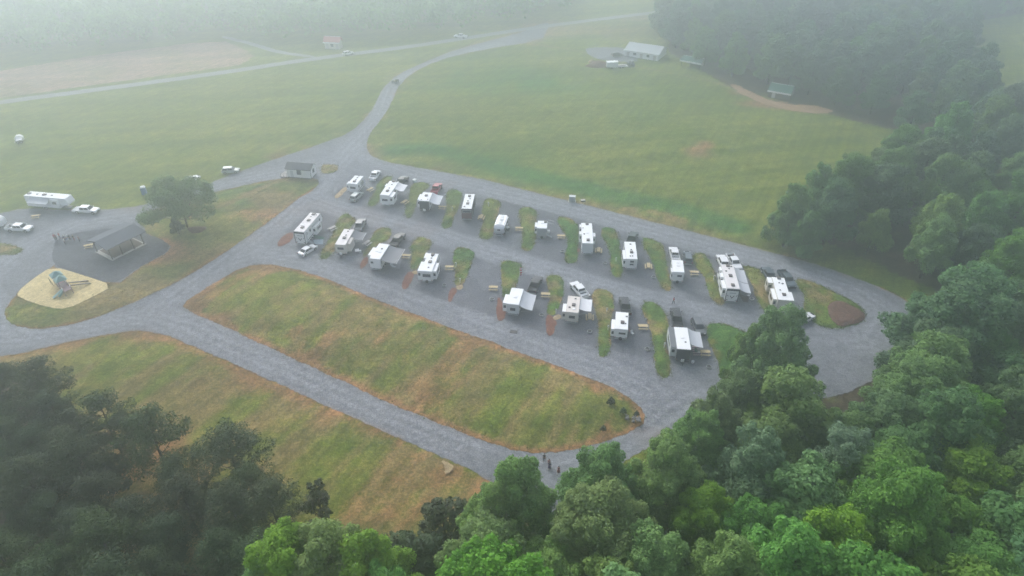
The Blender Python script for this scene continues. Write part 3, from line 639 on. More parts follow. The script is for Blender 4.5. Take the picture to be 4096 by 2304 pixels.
rv('travel_trailer', 'short white-roofed trailer with charcoal end wall and curved silver awning', 'trailer', 'h', (1980,770), (2078,555), 3.2, W=2.55, end='dark_shell', end_h=3.1, ac=((.55,0),), vents=((.18,.75,.14),(.1,-.8,.14)), slides=((-1,.12,.72,.6,1.0,3.1),), awn=((1,.03,.98,2.5,'awning_silver',.75),), hitch=True)
rv('motorhome', 'black bus-like motorhome with maroon tail and narrow white roof', 'motorhome', 'c1', (1970,522), (2008,368), 3.35, W=2.5, shape='coach', shell='dark_shell', end='maroon_shell', end_h=2.2, win=(-.95,.95,2.35,2.95), ac=((.32,0),(.78,0)), vents=((.12,-.6,.2),(.48,-.1,.2),(.62,.3,.18)), sidewin=((.2,.12),(.45,.15),(.7,.15)))
rv('travel_trailer', 'rounded silver riveted trailer on the back row', 'trailer', 'c2', (275,482), (335,326), 2.95, W=2.5, shape='round', shell='silver_shell', win=(-.35,.35,1.8,2.2), ac=((.5,0),), vents=((.28,0,.3),(.72,0,.3)), bumper=True, sidewin=((.15,.1),(.4,.12),(.68,.12)))
rv('travel_trailer', 'smallest square white trailer of the back row, with a grey end wall', 'trailer', 'c2', (776,505), (785,413), 2.9, W=2.35, ext=.3, end='grey_shell', end_h=2.8, ac=((.75,.75),), vents=((.62,0,.35),), slides=((-1,.22,.75,.6,.9,2.7),), spare=True, steps=(1,.2), wheels=.45)
rv('motorhome', 'white motorhome with over-cab front, slides on both sides and grey tail', 'motorhome', 'c2', (1308,678), (1292,432), 3.3, W=2.55, shape='classc', end='light_grey_shell', end_h=3.2, ac=((.9,.1),(.14,.1)), vents=((.42,-.7,.2),(.48,.05,.28),(.7,-.9,.14)), slides=((-1,.45,.6,.5,.9,3.0),(1,.38,.56,.65,.9,2.9),(-1,.8,.93,.4,.9,3.0)), awn=())
cab = bpy.data.objects['motorhome.001']
Lc = max(v.co.y for v in cab.children[0].data.vertices)
B().prism([(Lc-2.3, .5), (Lc-.9, .5), (Lc+.55, .55), (Lc+.6, 1.0), (Lc+.1, 1.25), (Lc-.55, 1.9), (Lc-.7, 2.0), (Lc-2.3, 2.0)], -1.05, 1.05).build('cab', 'white_shell', cab, bevel=.08)
B().hexa([(-.9,Lc+.08,1.28),(.9,Lc+.08,1.28),(.9,Lc+.12,1.3),(-.9,Lc+.12,1.3)], [(-.8,Lc-.52,1.9),(.8,Lc-.52,1.9),(.8,Lc-.48,1.93),(-.8,Lc-.48,1.93)]).build('windscreen', 'dark_glass', cab)
rv('travel_trailer', 'white trailer with two stacked rear windows and a dark pickup nosing out beyond', 'trailer', 'c2', (1818,861), (1793,648), 3.1, W=2.5, win=[(-.28,.48,2.25,2.7),(-.32,.45,1.55,1.9)], ac=((.36,.1),), vents=((.15,-.25,.16),(.16,.2,.16),(.5,.1,.18),(.8,.05,.2)), slides=((-1,.02,.5,.62,.85,2.95),), ladder=True, bumper=True)
t8 = bpy.data.objects['travel_trailer.003']
for yy in (1.2, 2.6): B().tube([(1.25, yy, 2.7), (2.75, yy-.1, 2.35)], .05, 5).build('awning_arm', 'white_shell', t8)
rv('travel_trailer', 'narrow plain white trailer with its white pickup hitched beyond', 'trailer', 'c3', (296,617), (280,480), 3.0, W=2.4, win=(-.15,.75,1.85,2.3), vents=((.5,.05,.35),(.72,0,.35)), slides=((-1,.02,.35,.3,.9,2.8),), spare=True, wheels=.4)
rv('fifth_wheel', 'longest white trailer with black chevron end, three roof units and a silver awning', 'trailer', 'f6', (458,752), (325,266), 3.75, W=2.6, shape='fifth', zb=.5, roof='pink_roof', deco='chevron', ac=((.13,.0),(.5,.05),(.9,.05)), vents=((.88,.75,.2),(.78,.15,.16),(.68,-.6,.2)), slides=((-1,.08,.4,.7,.9,3.2),(-1,.5,.68,.6,1.0,3.3),(-1,.76,.9,.45,1.3,3.4)), awn=((1,.02,.38,2.35,'awning_silver',.85),(1,.4,.93,2.35,'awning_silver',.85)), sidewin=())
rv('fifth_wheel', 'cream-white trailer with two big left slides, half behind the roadside tree', 'trailer', 'f6', (1445,975), (1305,506), 3.55, W=2.55, shape='fifth', shell='cream_shell', roof='white_roof', ac=((.22,.15),(.9,.1)), vents=((.4,-.35,.16),(.68,.55,.2),(.7,-.1,.16)), slides=((-1,.08,.52,.75,.9,3.1),(-1,.72,.96,.95,1.0,3.3),(1,.02,.36,.6,.9,3.5)), end='cream_shell')
rv('fifth_wheel', 'tall white trailer with black chevron end beside a white sedan, first of the front row', 'trailer', 'e5', (295,708), (752,190), 3.75, W=2.6, shape='fifth', zb=.5, roof='pink_roof', deco='chevron', ac=((.2,.05),(.56,.05),(.87,-.05)), vents=((.85,.75,.16),(.75,-.2,.16),(.33,-.55,.4)), slides=((1,.42,.74,.95,.8,2.9,'steel_grey'),), door=(1,.05), steps=(1,.12), stripe='decal_black', sidewin=((.12,.05),(.3,.06)))
rv('travel_trailer', 'cream trailer with dark rear window, front hitch and a dark grey awning', 'trailer', 'g7', (412,413), (614,70), 3.0, W=2.5, shell='cream_shell', roof='pink_roof', win=(-.72,.72,1.75,2.35), ac=((.4,.1),), vents=((.57,.1,.2),(.8,.05,.2),(.93,.15,.2)), slides=((1,.12,.5,.85,.8,2.8,'grey_wood',False,'cream_shell'),), awn=((1,.52,.98,2.6,'awning_dark',.7),), hitch=True, group='trailers and motorhomes parked on the gravel pads')
rv('toy_hauler', 'white trailer with one small rounded end window and a huge dark grey awning', 'trailer', 'g7', (1122,703), (1342,370), 3.15, W=2.55, shape='fifth', win=(-.95,-.4,1.95,2.4), vents=((.42,.25,.34),(.62,.2,.22),(.46,-.55,.3)), slides=((-1,.18,.66,.75,.9,3.12),), awn=((1,.03,.93,3.5,'awning_dark',.6),), sidewin=((.1,.06),(.8,.06)))
rv('travel_trailer', 'white trailer with wide dark rear window and open slides both sides', 'trailer', 'g7', (2190,960), (2345,568), 3.1, W=2.5, win=(-.85,.85,1.7,2.4), ac=((.48,.05),(.87,.0)), vents=((.68,.0,.16),(.78,.05,.16),(.2,.15,.18)), slides=((-1,-.0,.48,.7,.75,3.08),(-1,.68,.96,.5,1.0,3.08),(1,.08,.52,.75,.75,2.8)), spare=True)
rv('travel_trailer', 'bright white-roofed trailer with grey end wall and silver awning beside a clay scar', 'trailer', 'c4', (470,511), (521,349), 3.0, W=2.55, end='light_grey_shell', end_h=2.9, win=(-.52,.55,1.45,2.15), vents=((.42,.05,.38),), slides=((-1,.05,.55,.85,.8,2.85),), awn=((1,.02,.9,2.6,'awning_silver',.9),), wheels=.4)
rv('travel_trailer', 'tan trailer with a dark rear window and flat pale awning near a white pickup', 'trailer', 'c4', (1027,588), (1050,423), 2.95, W=2.55, shell='cream_shell', roof='tan_roof', end='cream_shell', win=(-.6,.6,1.55,2.2), ac=((.42,.1),), vents=((.27,-.65,.2),(.2,.25,.28),(.78,.3,.18)), slides=((-1,.05,.5,.75,.8,2.75),), awn=((1,.28,.95,2.35,'awning_white',.35),), hitch=False, wheels=.4)
rv('travel_trailer', 'compact white trailer with rear spare wheel and letterbox rear window', 'trailer', 'c4', (1488,745), (1497,572), 2.75, W=2.5, win=(-.4,.85,1.6,2.0), ac=((.36,.15),), vents=((.7,.9,.2),(.32,.75,.14)), slides=((-1,.03,.55,.7,.75,2.45),), spare=True, wheels=.4)
rv('travel_trailer', 'dark-ended trailer with the whitest roof, nearest of all, awning over a striped rug', 'trailer', 'd4', (604,925), (526,430), 3.2, W=2.55, shell='grey_shell', end='dark_shell', end_h=3.1, vents=((.5,.0,.36),(.3,.45,.16)), slides=((-1,.1,.95,1.05,.8,2.95,'car_grey',True,'light_grey_shell'),), awn=((1,.3,.95,2.5,'awning_silver',.85),), hitch=True, roof='white_roof', wheels=.45)
rv('fifth_wheel', 'long white trailer side-on at the left lot with an open silver awning', 'trailer', 'c5', (222,278), (572,307), 3.5, W=2.5, shape='fifth', ac=((.42,0),(.06,0)), vents=((.25,0,.22),(.6,0,.22)), awn=((1,.14,.6,1.5,'awning_silver',.9),), slides=((1,.62,.8,.4,1.0,3.1),), wheels=.4)
rv('travel_trailer', 'white rounded trailer cut by the left edge of the picture', 'trailer', 'c5', (-200,480), (18,468), 2.9, W=2.4, shape='round', shell='white_shell', wheels=.4)
rv('teardrop_trailer', 'little white camper alone on the grass at far left', 'trailer', 'l7', (88,935), (155,925), 2.3, W=2.1, shape='round', shell='white_shell', awn=((1,.3,.9,1.6,'awning_white',.5),), wheels=.45, sidewin=((.5,.2),))

# ------------------------------------------------------------------ cars and pickups (front towards +y)
def arch(y, r, z): return [(y + r*math.cos(math.pi*i/6), z + r*math.sin(math.pi*i/6)) for i in range(6, -1, -1)]
def car_lamps(t, w, yf, yr, zf, zr):
    for s in (-1, 1):
        B().box(s*(w-.28)-.2, s*(w-.28)+.2, yf-.12, yf+.015, zf-.1, zf+.1).build('headlight', 'lamp_clear', t, bevel=.02)
        B().box(s*(w-.14)-.11, s*(w-.14)+.11, yr-.015, yr+.1, zr-.16, zr+.16).build('tail_light', 'lamp_red', t, bevel=.02)
    B().box(-w+.1, w-.1, yf-.02, yf+.1, .36, .56).build('front_bumper', 'black_plastic', t, bevel=.03)
    B().box(-w+.1, w-.1, yr-.1, yr+.02, .4, .6).build('rear_bumper', 'steel_grey', t, bevel=.03)
    B().box(-w*.5, w*.5, yf-.01, yf+.03, .62, .86).build('grille', 'black_plastic', t)
def greenhouse(t, w, wt, yb, yf, tb, tf, z0, z1, paint):
    lo = [(-w,yb,z0),(w,yb,z0),(w,yf,z0),(-w,yf,z0)]; hi = [(-wt,tb,z1),(wt,tb,z1),(wt,tf,z1),(-wt,tf,z1)]
    o = B().hexa(lo, hi).build('cabin', paint, t, bevel=.05)
    def pane(i, j, name, a, b, zz=(.14, .86), push=.02):
        A, Bv, C, D = map(Vector, (lo[i], lo[j], hi[j], hi[i])); n = (Bv-A).cross(D-A).normalized()
        q = lambda u, v: (A.lerp(Bv, u)).lerp(D.lerp(C, u), v)
        ps = [q(a, zz[0]), q(b, zz[0]), q(b, zz[1]), q(a, zz[1])]
        B().hexa([p + n*.012 for p in ps], [p + n*(.012+push) for p in ps]).build(name, 'dark_glass', o)
    pane(2, 3, 'windshield', .07, .93); pane(0, 1, 'rear_window', .1, .9)
    for i, j in ((1, 2), (3, 0)): pane(i, j, 'side_window', .06, .48); pane(i, j, 'side_window', .53, .94)
def pickup(label, paint, loc, rz, L=5.9, group='pickups parked by the trailers', dual=False, flat=False):
    t = root('pickup_truck', (loc[0], loc[1], .04), rz, label, 'pickup', group); w = .98; yr, yf = -L/2, L/2
    a, b = yr+1.25, yf-1.0; r = .47
    prof = [(yr, .5)] + [(a-r, .5)] + arch(a, r, .5)[1:-1] + [(a+r, .5), (b-r, .5)] + arch(b, r, .5)[1:-1] + [(b+r, .5), (yf, .52), (yf+.02, .95), (yf-.2, 1.12), (yf-1.55, 1.2), (yr+2.05, 1.2), (yr+2.0, .78), (yr, .78)]
    B().prism(prof, -w, w).build('body', paint, t, bevel=.04)
    if flat: B().box(-1.15, 1.15, yr, yr+2.0, .95, 1.05).build('flatbed', 'light_grey_shell', t)
    else:
        bed = B().box(-w, -w+.1, yr, yr+2.0, .77, 1.28).box(w-.1, w, yr, yr+2.0, .77, 1.28).box(-w+.1, w-.1, yr, yr+.08, .77, 1.26).build('bed_sides', paint, t, bevel=.02)
        B().box(-w+.1, w-.1, yr+.08, yr+2.0, .775, .8).build('bed_liner', 'black_plastic', bed)
    greenhouse(t, w-.06, w-.2, yr+2.02, yf-1.5, yr+2.12, yf-2.2, 1.18, 1.86, paint)
    for s in (-1, 1):
        wheel(t, s*(w-.12), a, .4, .28); wheel(t, s*(w-.12), b, .4, .28)
        B().box(s*(w+.12)-.12, s*(w+.12)+.12, yf-1.75, yf-1.63, 1.22, 1.45).build('mirror', 'black_plastic' if paint != 'car_white' else 'car_white', t, bevel=.02)
        if dual: B().prism([(a-.6, .6), (a+.6, .6), (a+.45, 1.0), (a-.45, 1.0)], s*w if s > 0 else -w-.22, w+.22 if s > 0 else -w).build('wheel_flare', paint, t, bevel=.05)
    car_lamps(t, w, yf, yr, .88, 1.0)
    return t
def sedan(label, paint, loc, rz, kind='sedan', group='cars parked at the campground', L=None):
    suv = kind == 'suv'; L = L or (4.75 if suv else 4.8)
    t = root('parked_suv' if suv else 'parked_car', (loc[0], loc[1], .04), rz, label, 'car', group); w = .93 if suv else .91; yr, yf = -L/2, L/2
    a, b = yr+.95, yf-.95; r = .4; zb = .3 if suv else .24; zh = 1.0 if suv else .86; zd = 1.08 if suv else .95
    prof = [(yr, zb+.2), (yr+.08, zb), (a-r, zb)] + arch(a, r, zb)[1:-1] + [(a+r, zb), (b-r, zb)] + arch(b, r, zb)[1:-1] + [(b+r, zb), (yf-.1, zb), (yf, zb+.2), (yf-.02, zh-.25), (yf-.25, zh-.08), (yf-1.3, zh+.04), (yr+.5, zd), (yr+.04, zd-.08)]
    B().prism(prof, -w, w).build('body', paint, t, bevel=.06)
    if suv: greenhouse(t, w-.05, w-.2, yr+.12, yf-1.15, yr+.5, yf-1.95, zh, 1.68, paint)
    else: greenhouse(t, w-.05, w-.22, yr+.55, yf-1.15, yr+1.3, yf-2.05, zh-.02, 1.42, paint)
    for s in (-1, 1):
        wheel(t, s*(w-.1), a, .33, .22); wheel(t, s*(w-.1), b, .33, .22)
        B().box(s*(w+.06)-.1, s*(w+.06)+.1, yf-1.6, yf-1.5, zh, zh+.15).build('mirror', paint, t, bevel=.02)
    car_lamps(t, w, yf, yr, zh-.2, zd-.2)
    return t
def at2(k, r_, f_, z=.75):      # rear and front picture points -> middle and heading
    A, F = P(k, *r_, z), P(k, *f_, z); d = F - A; c = (A+F)/2
    return (c.x, c.y), math.atan2(-d.x, d.y)
def pk(label, paint, k, r_, f_, **kw): return pickup(label, paint, *at2(k, r_, f_), **kw)
pk('white pickup with dark empty bed near the first trailer of the back row', 'car_white', 'h', (815,255), (900,120), L=5.6)
sedan('pale green-grey SUV parked below the first trailer of the back row', 'car_silver_green', *at2('h', (372,715), (500,600)), kind='suv')
pk('dark pickup beyond the trailer with two pale awnings', 'car_black', 'h', (1420,380), (1520,270))
pk('red pickup parked beyond the charcoal-ended trailer', 'car_red', 'h', (2225,560), (2300,420), L=5.7)
sedan('white sedan beside the steps of the tall chevron trailer', 'car_white', *at2('e5', (400,1255), (660,1090)))
pk('dark grey pickup beyond the cream trailer with the hitch', 'car_grey', 'c1', (925,715), (955,650))
pk('black pickup ahead of the trailer with the huge dark awning', 'car_black', 'c1', (1275,865), (1335,785))
pk('dark green pickup nosing past the trailer with two stacked rear windows', 'car_dark_green', 'c2', (1806,655), (1835,590))
pk('white pickup hitched to the narrow plain white trailer', 'car_white', 'c3', (262,480), (240,392), L=5.8)
sedan('dark grey SUV beside the narrow white trailer and its pickup', 'car_blue_grey', *at2('c3', (395,515), (382,415)), kind='suv')
pk('white dual-wheel pickup coupled to the long chevron trailer', 'car_white', 'f6', (290,330), (225,185), dual=True, L=6.3)
pk('white pickup facing the camera beside the chevron trailer and its awning', 'car_white', 'f6', (395,130), (525,345), L=6.0)
pk('blue-grey pickup coupled beyond the cream-white trailer by the loop turn', 'car_blue_grey', 'f6', (1190,580), (1090,400))
pk('dark blue-grey pickup facing the camera right of the cream-white trailer', 'car_blue_grey', 'f6', (1385,430), (1575,700), L=6.1)
sedan('white car half hidden by the tall roadside tree', 'car_white', *at2('c3', (1545,1110), (1640,1062)))
pk('black pickup with open bed above the silver awning of the bright white-roofed trailer', 'car_black', 'c4', (660,375), (705,275))
pk('white pickup parked askew ahead of the tan trailer', 'car_white', 'c4', (1148,440), (1045,320), L=6.1)
pk('black pickup ahead of the compact trailer with the spare wheel', 'car_black', 'c4', (1530,575), (1512,480))
pk('black pickup coupled ahead of the nearest dark-ended trailer', 'car_black', 'd4', (465,410), (415,140), L=6.2)
sedan('grey car beside the awning of the nearest trailer', 'car_grey', *at2('d4', (840,320), (950,580)), kind='suv')
pk('white pickup side-on at the left edge lot below the side-on trailer', 'car_white', 'c5', (55,560), (265,570), L=6.2)
pk('white flatbed pickup in front of the long side-on trailer', 'car_white', 'c5', (605,410), (820,420), L=6.4, flat=True)
sedan('pale green car on the grass edge left of the office', 'car_silver_green', *at2('c6', (1140,235), (1280,228)), kind='suv')
sedan('white car seen through the spreading lone tree', 'car_white', *at2('c6', (720,350), (800,310)))
pk('white pickup on the grass beyond the far public lane', 'car_white', 'c8', (1305,222), (1248,218))
sedan('white car beside the red-roofed house on the far lane', 'car_white', *at2('c8', (575,326), (615,318)), kind='suv')

# ------------------------------------------------------------------ buildings
def ring_walls(b, x0, x1, y0, y1, z0, z1, t=.15):
    return b.box(x0, x1, y0, y0+t, z0, z1).box(x0, x1, y1-t, y1, z0, z1).box(x0, x0+t, y0+t, y1-t, z0, z1).box(x1-t, x1, y0+t, y1-t, z0, z1)
A, C = P('b2', 540, 900, .3), P('b2', 1520, 975, .3); D = P('b2', 1865, 770, .3)
ux = (C-A).normalized(); Lx = (C-A).length; Ly = abs((D-C).dot(Vector((-ux.y, ux.x, 0)))); rzo = math.atan2(ux.y, ux.x)
mid = (A+C)/2 + Vector((-ux.y, ux.x, 0))*Ly/2
print('OFFICE', Lx, Ly)
Ly = min(max(Ly, 3.6), 5.5)
o = root('office_cabin', (mid.x, mid.y, .05), rzo, 'small white office cabin with dark grey roof and a wooden side deck', 'building')
hx, hy = Lx/2, Ly/2; hz_ = 2.9
wl = B().slab([(-hx, .35), (hx, .35), (hx, hz_), (-hx, hz_)], -hy, hy)
wl.build('wall', 'wall_white', o)
B().prism([(-hy-.35, hz_-.12), (0, hz_+.95), (hy+.35, hz_-.12), (hy+.35, hz_+.02), (0, hz_+1.1), (-hy-.35, hz_+.02)], -hx-.35, hx+.35).build('roof', 'shingle', o)
B().prism([(-hy, hz_-.02), (hy, hz_-.02), (0, hz_+.93)], -hx+.01, hx-.01).build('gable', 'wall_white', o)
B().box(-hx+.1, hx-.1, -hy+.1, hy-.1, 0, .36).build('base', 'stone', o)
f = B().box(-.55, .75, -hy-.05, -hy+.02, 1.2, 2.7).build('window', 'steel_grey', o); B().box(-.47, .67, -hy-.075, -hy-.04, 1.28, 2.62).build('pane', 'tinted_glass', f)
f = B().box(hx-.02, hx+.05, -.5, .6, 1.3, 2.4).build('window', 'steel_grey', o); B().box(hx+.04, hx+.075, -.42, .52, 1.38, 2.32).build('pane', 'tinted_glass', f)
B().box(-hx+1.0, -hx+1.9, -hy-.05, -hy+.02, .4, 2.4).build('door', 'light_grey_shell', o)
B().tube([(hx+.04, -hy-.04, .3), (hx+.04, -hy-.04, hz_)], .06, 6).build('downspout', 'black_plastic', o)
dk = B().box(-hx-2.1, -hx-.05, -hy-.2, hy-.3, .3, .4).build('deck', 'grey_wood', o)
rl = B()
for x in (-hx-2.05, -hx-1.1, -hx-.15):
    for y in (-hy-.15, hy-.4): rl.box(x-.05, x+.05, y-.05, y+.05, 0, 1.35)
for y in (-hy-.15, hy-.4): rl.box(-hx-2.1, -hx-.1, y-.04, y+.04, 1.3, 1.38).box(-hx-2.1, -hx-.1, y-.03, y+.03, .8, .87)
rl.box(-hx-2.09, -hx-2.01, -hy-.15, hy-.4, .55, .62); rl.build('railing', 'grey_wood', dk)
st = B()
for i in range(2): st.box(-hx-2.4-.3*i, -hx-2.1-.3*i, -.6, .6, .0, .27-.13*i)
st.build('steps', 'grey_wood', o)
def golf_cart(k, x, y, rz, label, roof):
    p = P(k, x, y, .2); t = root('golf_cart', (p.x, p.y, .05), rz, label, 'golf cart', 'golf carts at the office')
    B().prism([(-1.2, .3), (1.2, .3), (1.2, .65), (.8, .8), (.5, .45), (-.1, .45), (-.15, .75), (-1.2, .8)], -.58, .58).build('body', 'car_white', t, bevel=.04)
    B().box(-.5, .5, -.45, .0, .76, .88).box(-.5, .5, -.55, -.45, .85, 1.25).build('seat', 'cream_shell', t, bevel=.03)
    B().box(-.62, .62, -1.1, .85, 1.85, 1.92).build('canopy', roof, t, bevel=.03)
    for sx in (-.52, .52):
        for y0, y1 in ((.8, .6), (-1.0, -.95)): B().tube([(sx, y0, .6), (sx, y1, 1.86)], .025, 5).build('post', 'black_plastic', t)
        for yy in (-.85, .85): wheel(t, sx, yy, .23, .18)
    return t
golf_cart('b2', 1050, 860, rzo+1.45, 'golf cart with a bright white canopy in front of the office', 'white_roof')
golf_cart('b2', 640, 780, rzo+1.7, 'golf cart with a lilac-white canopy by the office deck', 'awning_white')
# picnic pavilion
A, C, D = P('p3', 790, 630, .1), P('p3', 1285, 742, .1), P('p3', 1990, 395, .1)
ux = (D-C).normalized(); Lx = (D-C).length; uy = Vector((-ux.y, ux.x, 0)); Ly = abs((A-C).dot(uy))
print('PAV', Lx, Ly)
mid = C + ux*Lx/2 + uy*Ly/2
t = root('picnic_pavilion', (mid.x, mid.y, .05), math.atan2(ux.y, ux.x), 'open picnic pavilion with a blue-grey gable roof over a pale slab', 'pavilion')
hx, hy = Lx/2, Ly/2
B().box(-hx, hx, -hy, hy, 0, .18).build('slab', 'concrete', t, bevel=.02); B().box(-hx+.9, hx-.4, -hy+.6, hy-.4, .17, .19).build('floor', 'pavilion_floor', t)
for x in (-hx+.35, -hx/3, hx/3, hx-.35):
    for y in (-hy+.35, hy-.35): B().box(x-.1, x+.1, y-.1, y+.1, .18, 3.15).build('post', 'dark_wood', t)
fr = B()
for y in (-hy+.35, hy-.35): fr.box(-hx, hx, y-.09, y+.09, 3.15, 3.4)
for x in (-hx+.35, -hx/3, hx/3, hx-.35): fr.box(x-.07, x+.07, -hy+.44, hy-.44, 3.18, 3.37)
fr.build('beams', 'dark_wood', t)
zr = 3.4 + hy*.24
B().prism([(-hy-.5, 3.26), (0, zr), (hy+.5, 3.26), (hy+.5, 3.4), (0, zr+.14), (-hy-.5, 3.4)], -hx-.6, hx+.6).build('roof', 'metal_roof_blue', t)
B().prism([(-hy, 3.4), (hy, 3.4), (0, zr-.05)], -hx-.1, -hx+.0).build('gable_boards', 'dark_wood', t)
def barn(k, a, c, d, H, rise, label, wall, roof, name='farm_barn', doors=3, wmax=14, lean=False):
    A, C, D = (P(k, *q, 0.2) for q in (a, c, d)); ux = (C-A).normalized(); Lx = (C-A).length; uy = Vector((-ux.y, ux.x, 0)); Ly = min(wmax, abs((D-C).dot(uy)))
    print(name, Lx, Ly); mid = A + ux*Lx/2 + uy*Ly/2; hx, hy = Lx/2, Ly/2
    t = root(name, (mid.x, mid.y, .0), math.atan2(ux.y, ux.x), label, 'barn' if 'barn' in name else 'shed' if 'shed' in name else 'house')
    if lean:
        for x in (-hx+.2, 0, hx-.2):
            B().box(x-.1, x+.1, -hy+.1, -hy+.3, 0, H-.1).build('post', 'dark_wood', t)
        B().box(-hx, hx, hy-.15, hy, 0, H).build('wall', wall, t)
    else: ring_walls(B(), -hx, hx, -hy, hy, 0, H, .2).build('wall', wall, t)
    B().prism([(-hy-.4, H-.1), (0, H+rise), (hy+.4, H-.1), (hy+.4, H+.05), (0, H+rise+.15), (-hy-.4, H+.05)], -hx-.4, hx+.4).build('roof', roof, t)
    B().box(-hx-.42, hx+.42, -hy-.5, -hy-.41, H-.45, H+.1).build('fascia', 'wall_white', t)
    B().box(-hx-.3, hx+.3, -.12, .12, H+rise+.12, H+rise+.2).build('ridge_cap', 'light_grey_shell', t)
    if not lean:
        B().prism([(-hy, H), (hy, H), (0, H+rise-.05)], hx-.2, hx).build('gable', wall, t)
        for i in range(doors):
            x = -hx + (i+.5)*2*hx/doors; B().box(x-.6, x+.6, -hy-.05, -hy+.02, .9 if i % 2 else 0, 2.1).build('window' if i % 2 else 'door', 'tinted_glass' if i % 2 else 'grey_wood', t)
    return t
barn('c7', (640,262), (925,306), (1120,262), 2.5, 1.7, 'big pale barn with whitish roof at the far edge of the green field', 'wall_white', 'barn_roof', doors=5, wmax=13)
barn('c7', (1120,352), (1285,382), (1320,345), 2.6, .9, 'open-fronted shed with a bright white front edge right of the pale barn', 'grey_wood', 'metal_roof_green', 'open_shed', lean=True, wmax=7)
barn('c7', (1870,612), (2050,645), (2110,600), 2.4, 1.6, 'green-roofed shed tucked against the wood above orange soil', 'dark_wood', 'metal_roof_green', 'green_shed', doors=2, wmax=9)
barn('c8', (455,292), (545,296), (560,282), 2.8, 1.8, 'distant house with a faded red roof beyond the public lane', 'cream_shell', 'house_red_roof', 'farm_house', doors=3, wmax=9)
# farm clutter below the barn
def at3(k, x, y, z=0): p = P(k, x, y, z); return (p.x, p.y, 0)
t = root('box_trailer', at3('c7', 530, 372), .1, 'white box trailer among farm clutter below the pale barn', 'trailer')
B().box(-2.2, 2.2, -1.1, 1.1, .6, 2.6).build('body', 'light_grey_shell', t, bevel=.05); B().box(-2.25, 2.25, -1.15, 1.15, 2.6, 2.68).build('roof', 'white_roof', t)
for yy in (-1.05, 1.05): B().tube([(-.2, yy-.1, .36), (-.2, yy+.1, .36)], .36, 12).build('wheel', 'rubber', t)
B().tube([(2.2, -.4, .55), (3.4, 0, .5), (2.2, .4, .55)], .05, 5).build('hitch', 'black_plastic', t)
t = root('flat_trailer', at3('c7', 610, 365), .15, 'low grey flat trailer loaded with boards below the pale barn', 'trailer')
B().box(-2.6, 2.6, -1.1, 1.1, .6, .72).build('deck', 'light_grey_shell', t); B().box(-2.2, 1.6, -.8, .6, .72, 1.1).build('load', 'grey_wood', t, bevel=.05)
for x in (-.6, .4):
    for yy in (-1.05, 1.05): B().tube([(x, yy-.1, .33), (x, yy+.1, .33)], .33, 12).build('wheel', 'rubber', t)
t = root('tractor', at3('c7', 688, 358), .5, 'dark green tractor at the right end of the farm clutter', 'tractor')
B().prism([(-1.3, .7), (1.6, .6), (1.6, 1.4), (.2, 1.5), (-1.3, 1.3)], -.45, .45).build('hood', 'car_dark_green', t, bevel=.08)
B().hexa([(-.7,-1.4,1.2),(.7,-1.4,1.2),(.7,.1,1.2),(-.7,.1,1.2)], [(-.65,-1.3,2.5),(.65,-1.3,2.5),(.65,-.1,2.5),(-.65,-.1,2.5)]).build('cab', 'tinted_glass', t, bevel=.04)
for s in (-1, 1):
    B().tube([(s*.6, -.8, .8), (s*1.05, -.8, .8)], .8, 16).build('wheel', 'rubber', t); B().tube([(s*.5, 1.1, .45), (s*.8, 1.1, .45)], .45, 12).build('wheel', 'rubber', t)
def heap(name, k, x, y, rx, ry, h, mat, label, cat):
    c = P(k, x, y); b = B(); n, m_ = 18, 6; vs = [(0, 0, h)]
    for i in range(1, m_+1):
        for j in range(n):
            a = 2*math.pi*j/n; q = i/m_; e = 1 + .18*math.sin(a*3+x)+.1*R.uniform(-1, 1)
            vs.append((math.cos(a)*rx*q*e, math.sin(a)*ry*q*e, (h*(1-q**1.6) + R.uniform(-.08, .08)*h) if i < m_ else -.05))
    fs = [(0, 1+j, 1+(j+1) % n) for j in range(n)]
    for i in range(m_-1): fs += [(1+i*n+j, 1+(i+1)*n+j, 1+(i+1)*n+(j+1) % n, 1+i*n+(j+1) % n) for j in range(n)]
    o = b.add(vs, fs).build(name, mat, None, smooth=True); o.location = (c.x, c.y, .05); return tag(o, label, cat)
heap('dirt_heap', 'c7', 430, 345, 5.5, 4, 1.5, 'mulch', 'brown dirt heap left of the white box trailer', 'dirt heap')
heap('stump_heap', 'c7', 360, 318, 1.6, 1.2, .9, 'tan_sand', 'small pale sand pile at the left end of the farm clutter', 'sand pile')
sedan('dark vehicle parked left of the pale barn', 'car_black', *at2('c7', (545,258), (600,250)), kind='suv')
heap('brush_heap', 'd', 496, 580, 2.8, 1.8, 1.0, 'mulch', 'brown brush heap behind the dark green bush on the lawn', 'brush heap')
# portable toilet
p = P('c5', 1200, 285); t = root('portable_toilet', (p.x, p.y, .0), .3, 'blue portable toilet with a white roof on the grass', 'toilet')
B().box(-.6, .6, -.6, .6, .1, 2.1).build('cabin', 'toilet_blue', t, bevel=.04); B().hexa([(-.65,-.65,2.1),(.65,-.65,2.1),(.65,.65,2.1),(-.65,.65,2.1)], [(-.4,-.5,2.4),(.4,-.5,2.4),(.4,.5,2.4),(-.4,.5,2.4)]).build('roof', 'white_roof', t, bevel=.05)
B().box(-.4, .4, -.64, -.58, .15, 2.0).build('door', 'toilet_blue', t, bevel=.02)
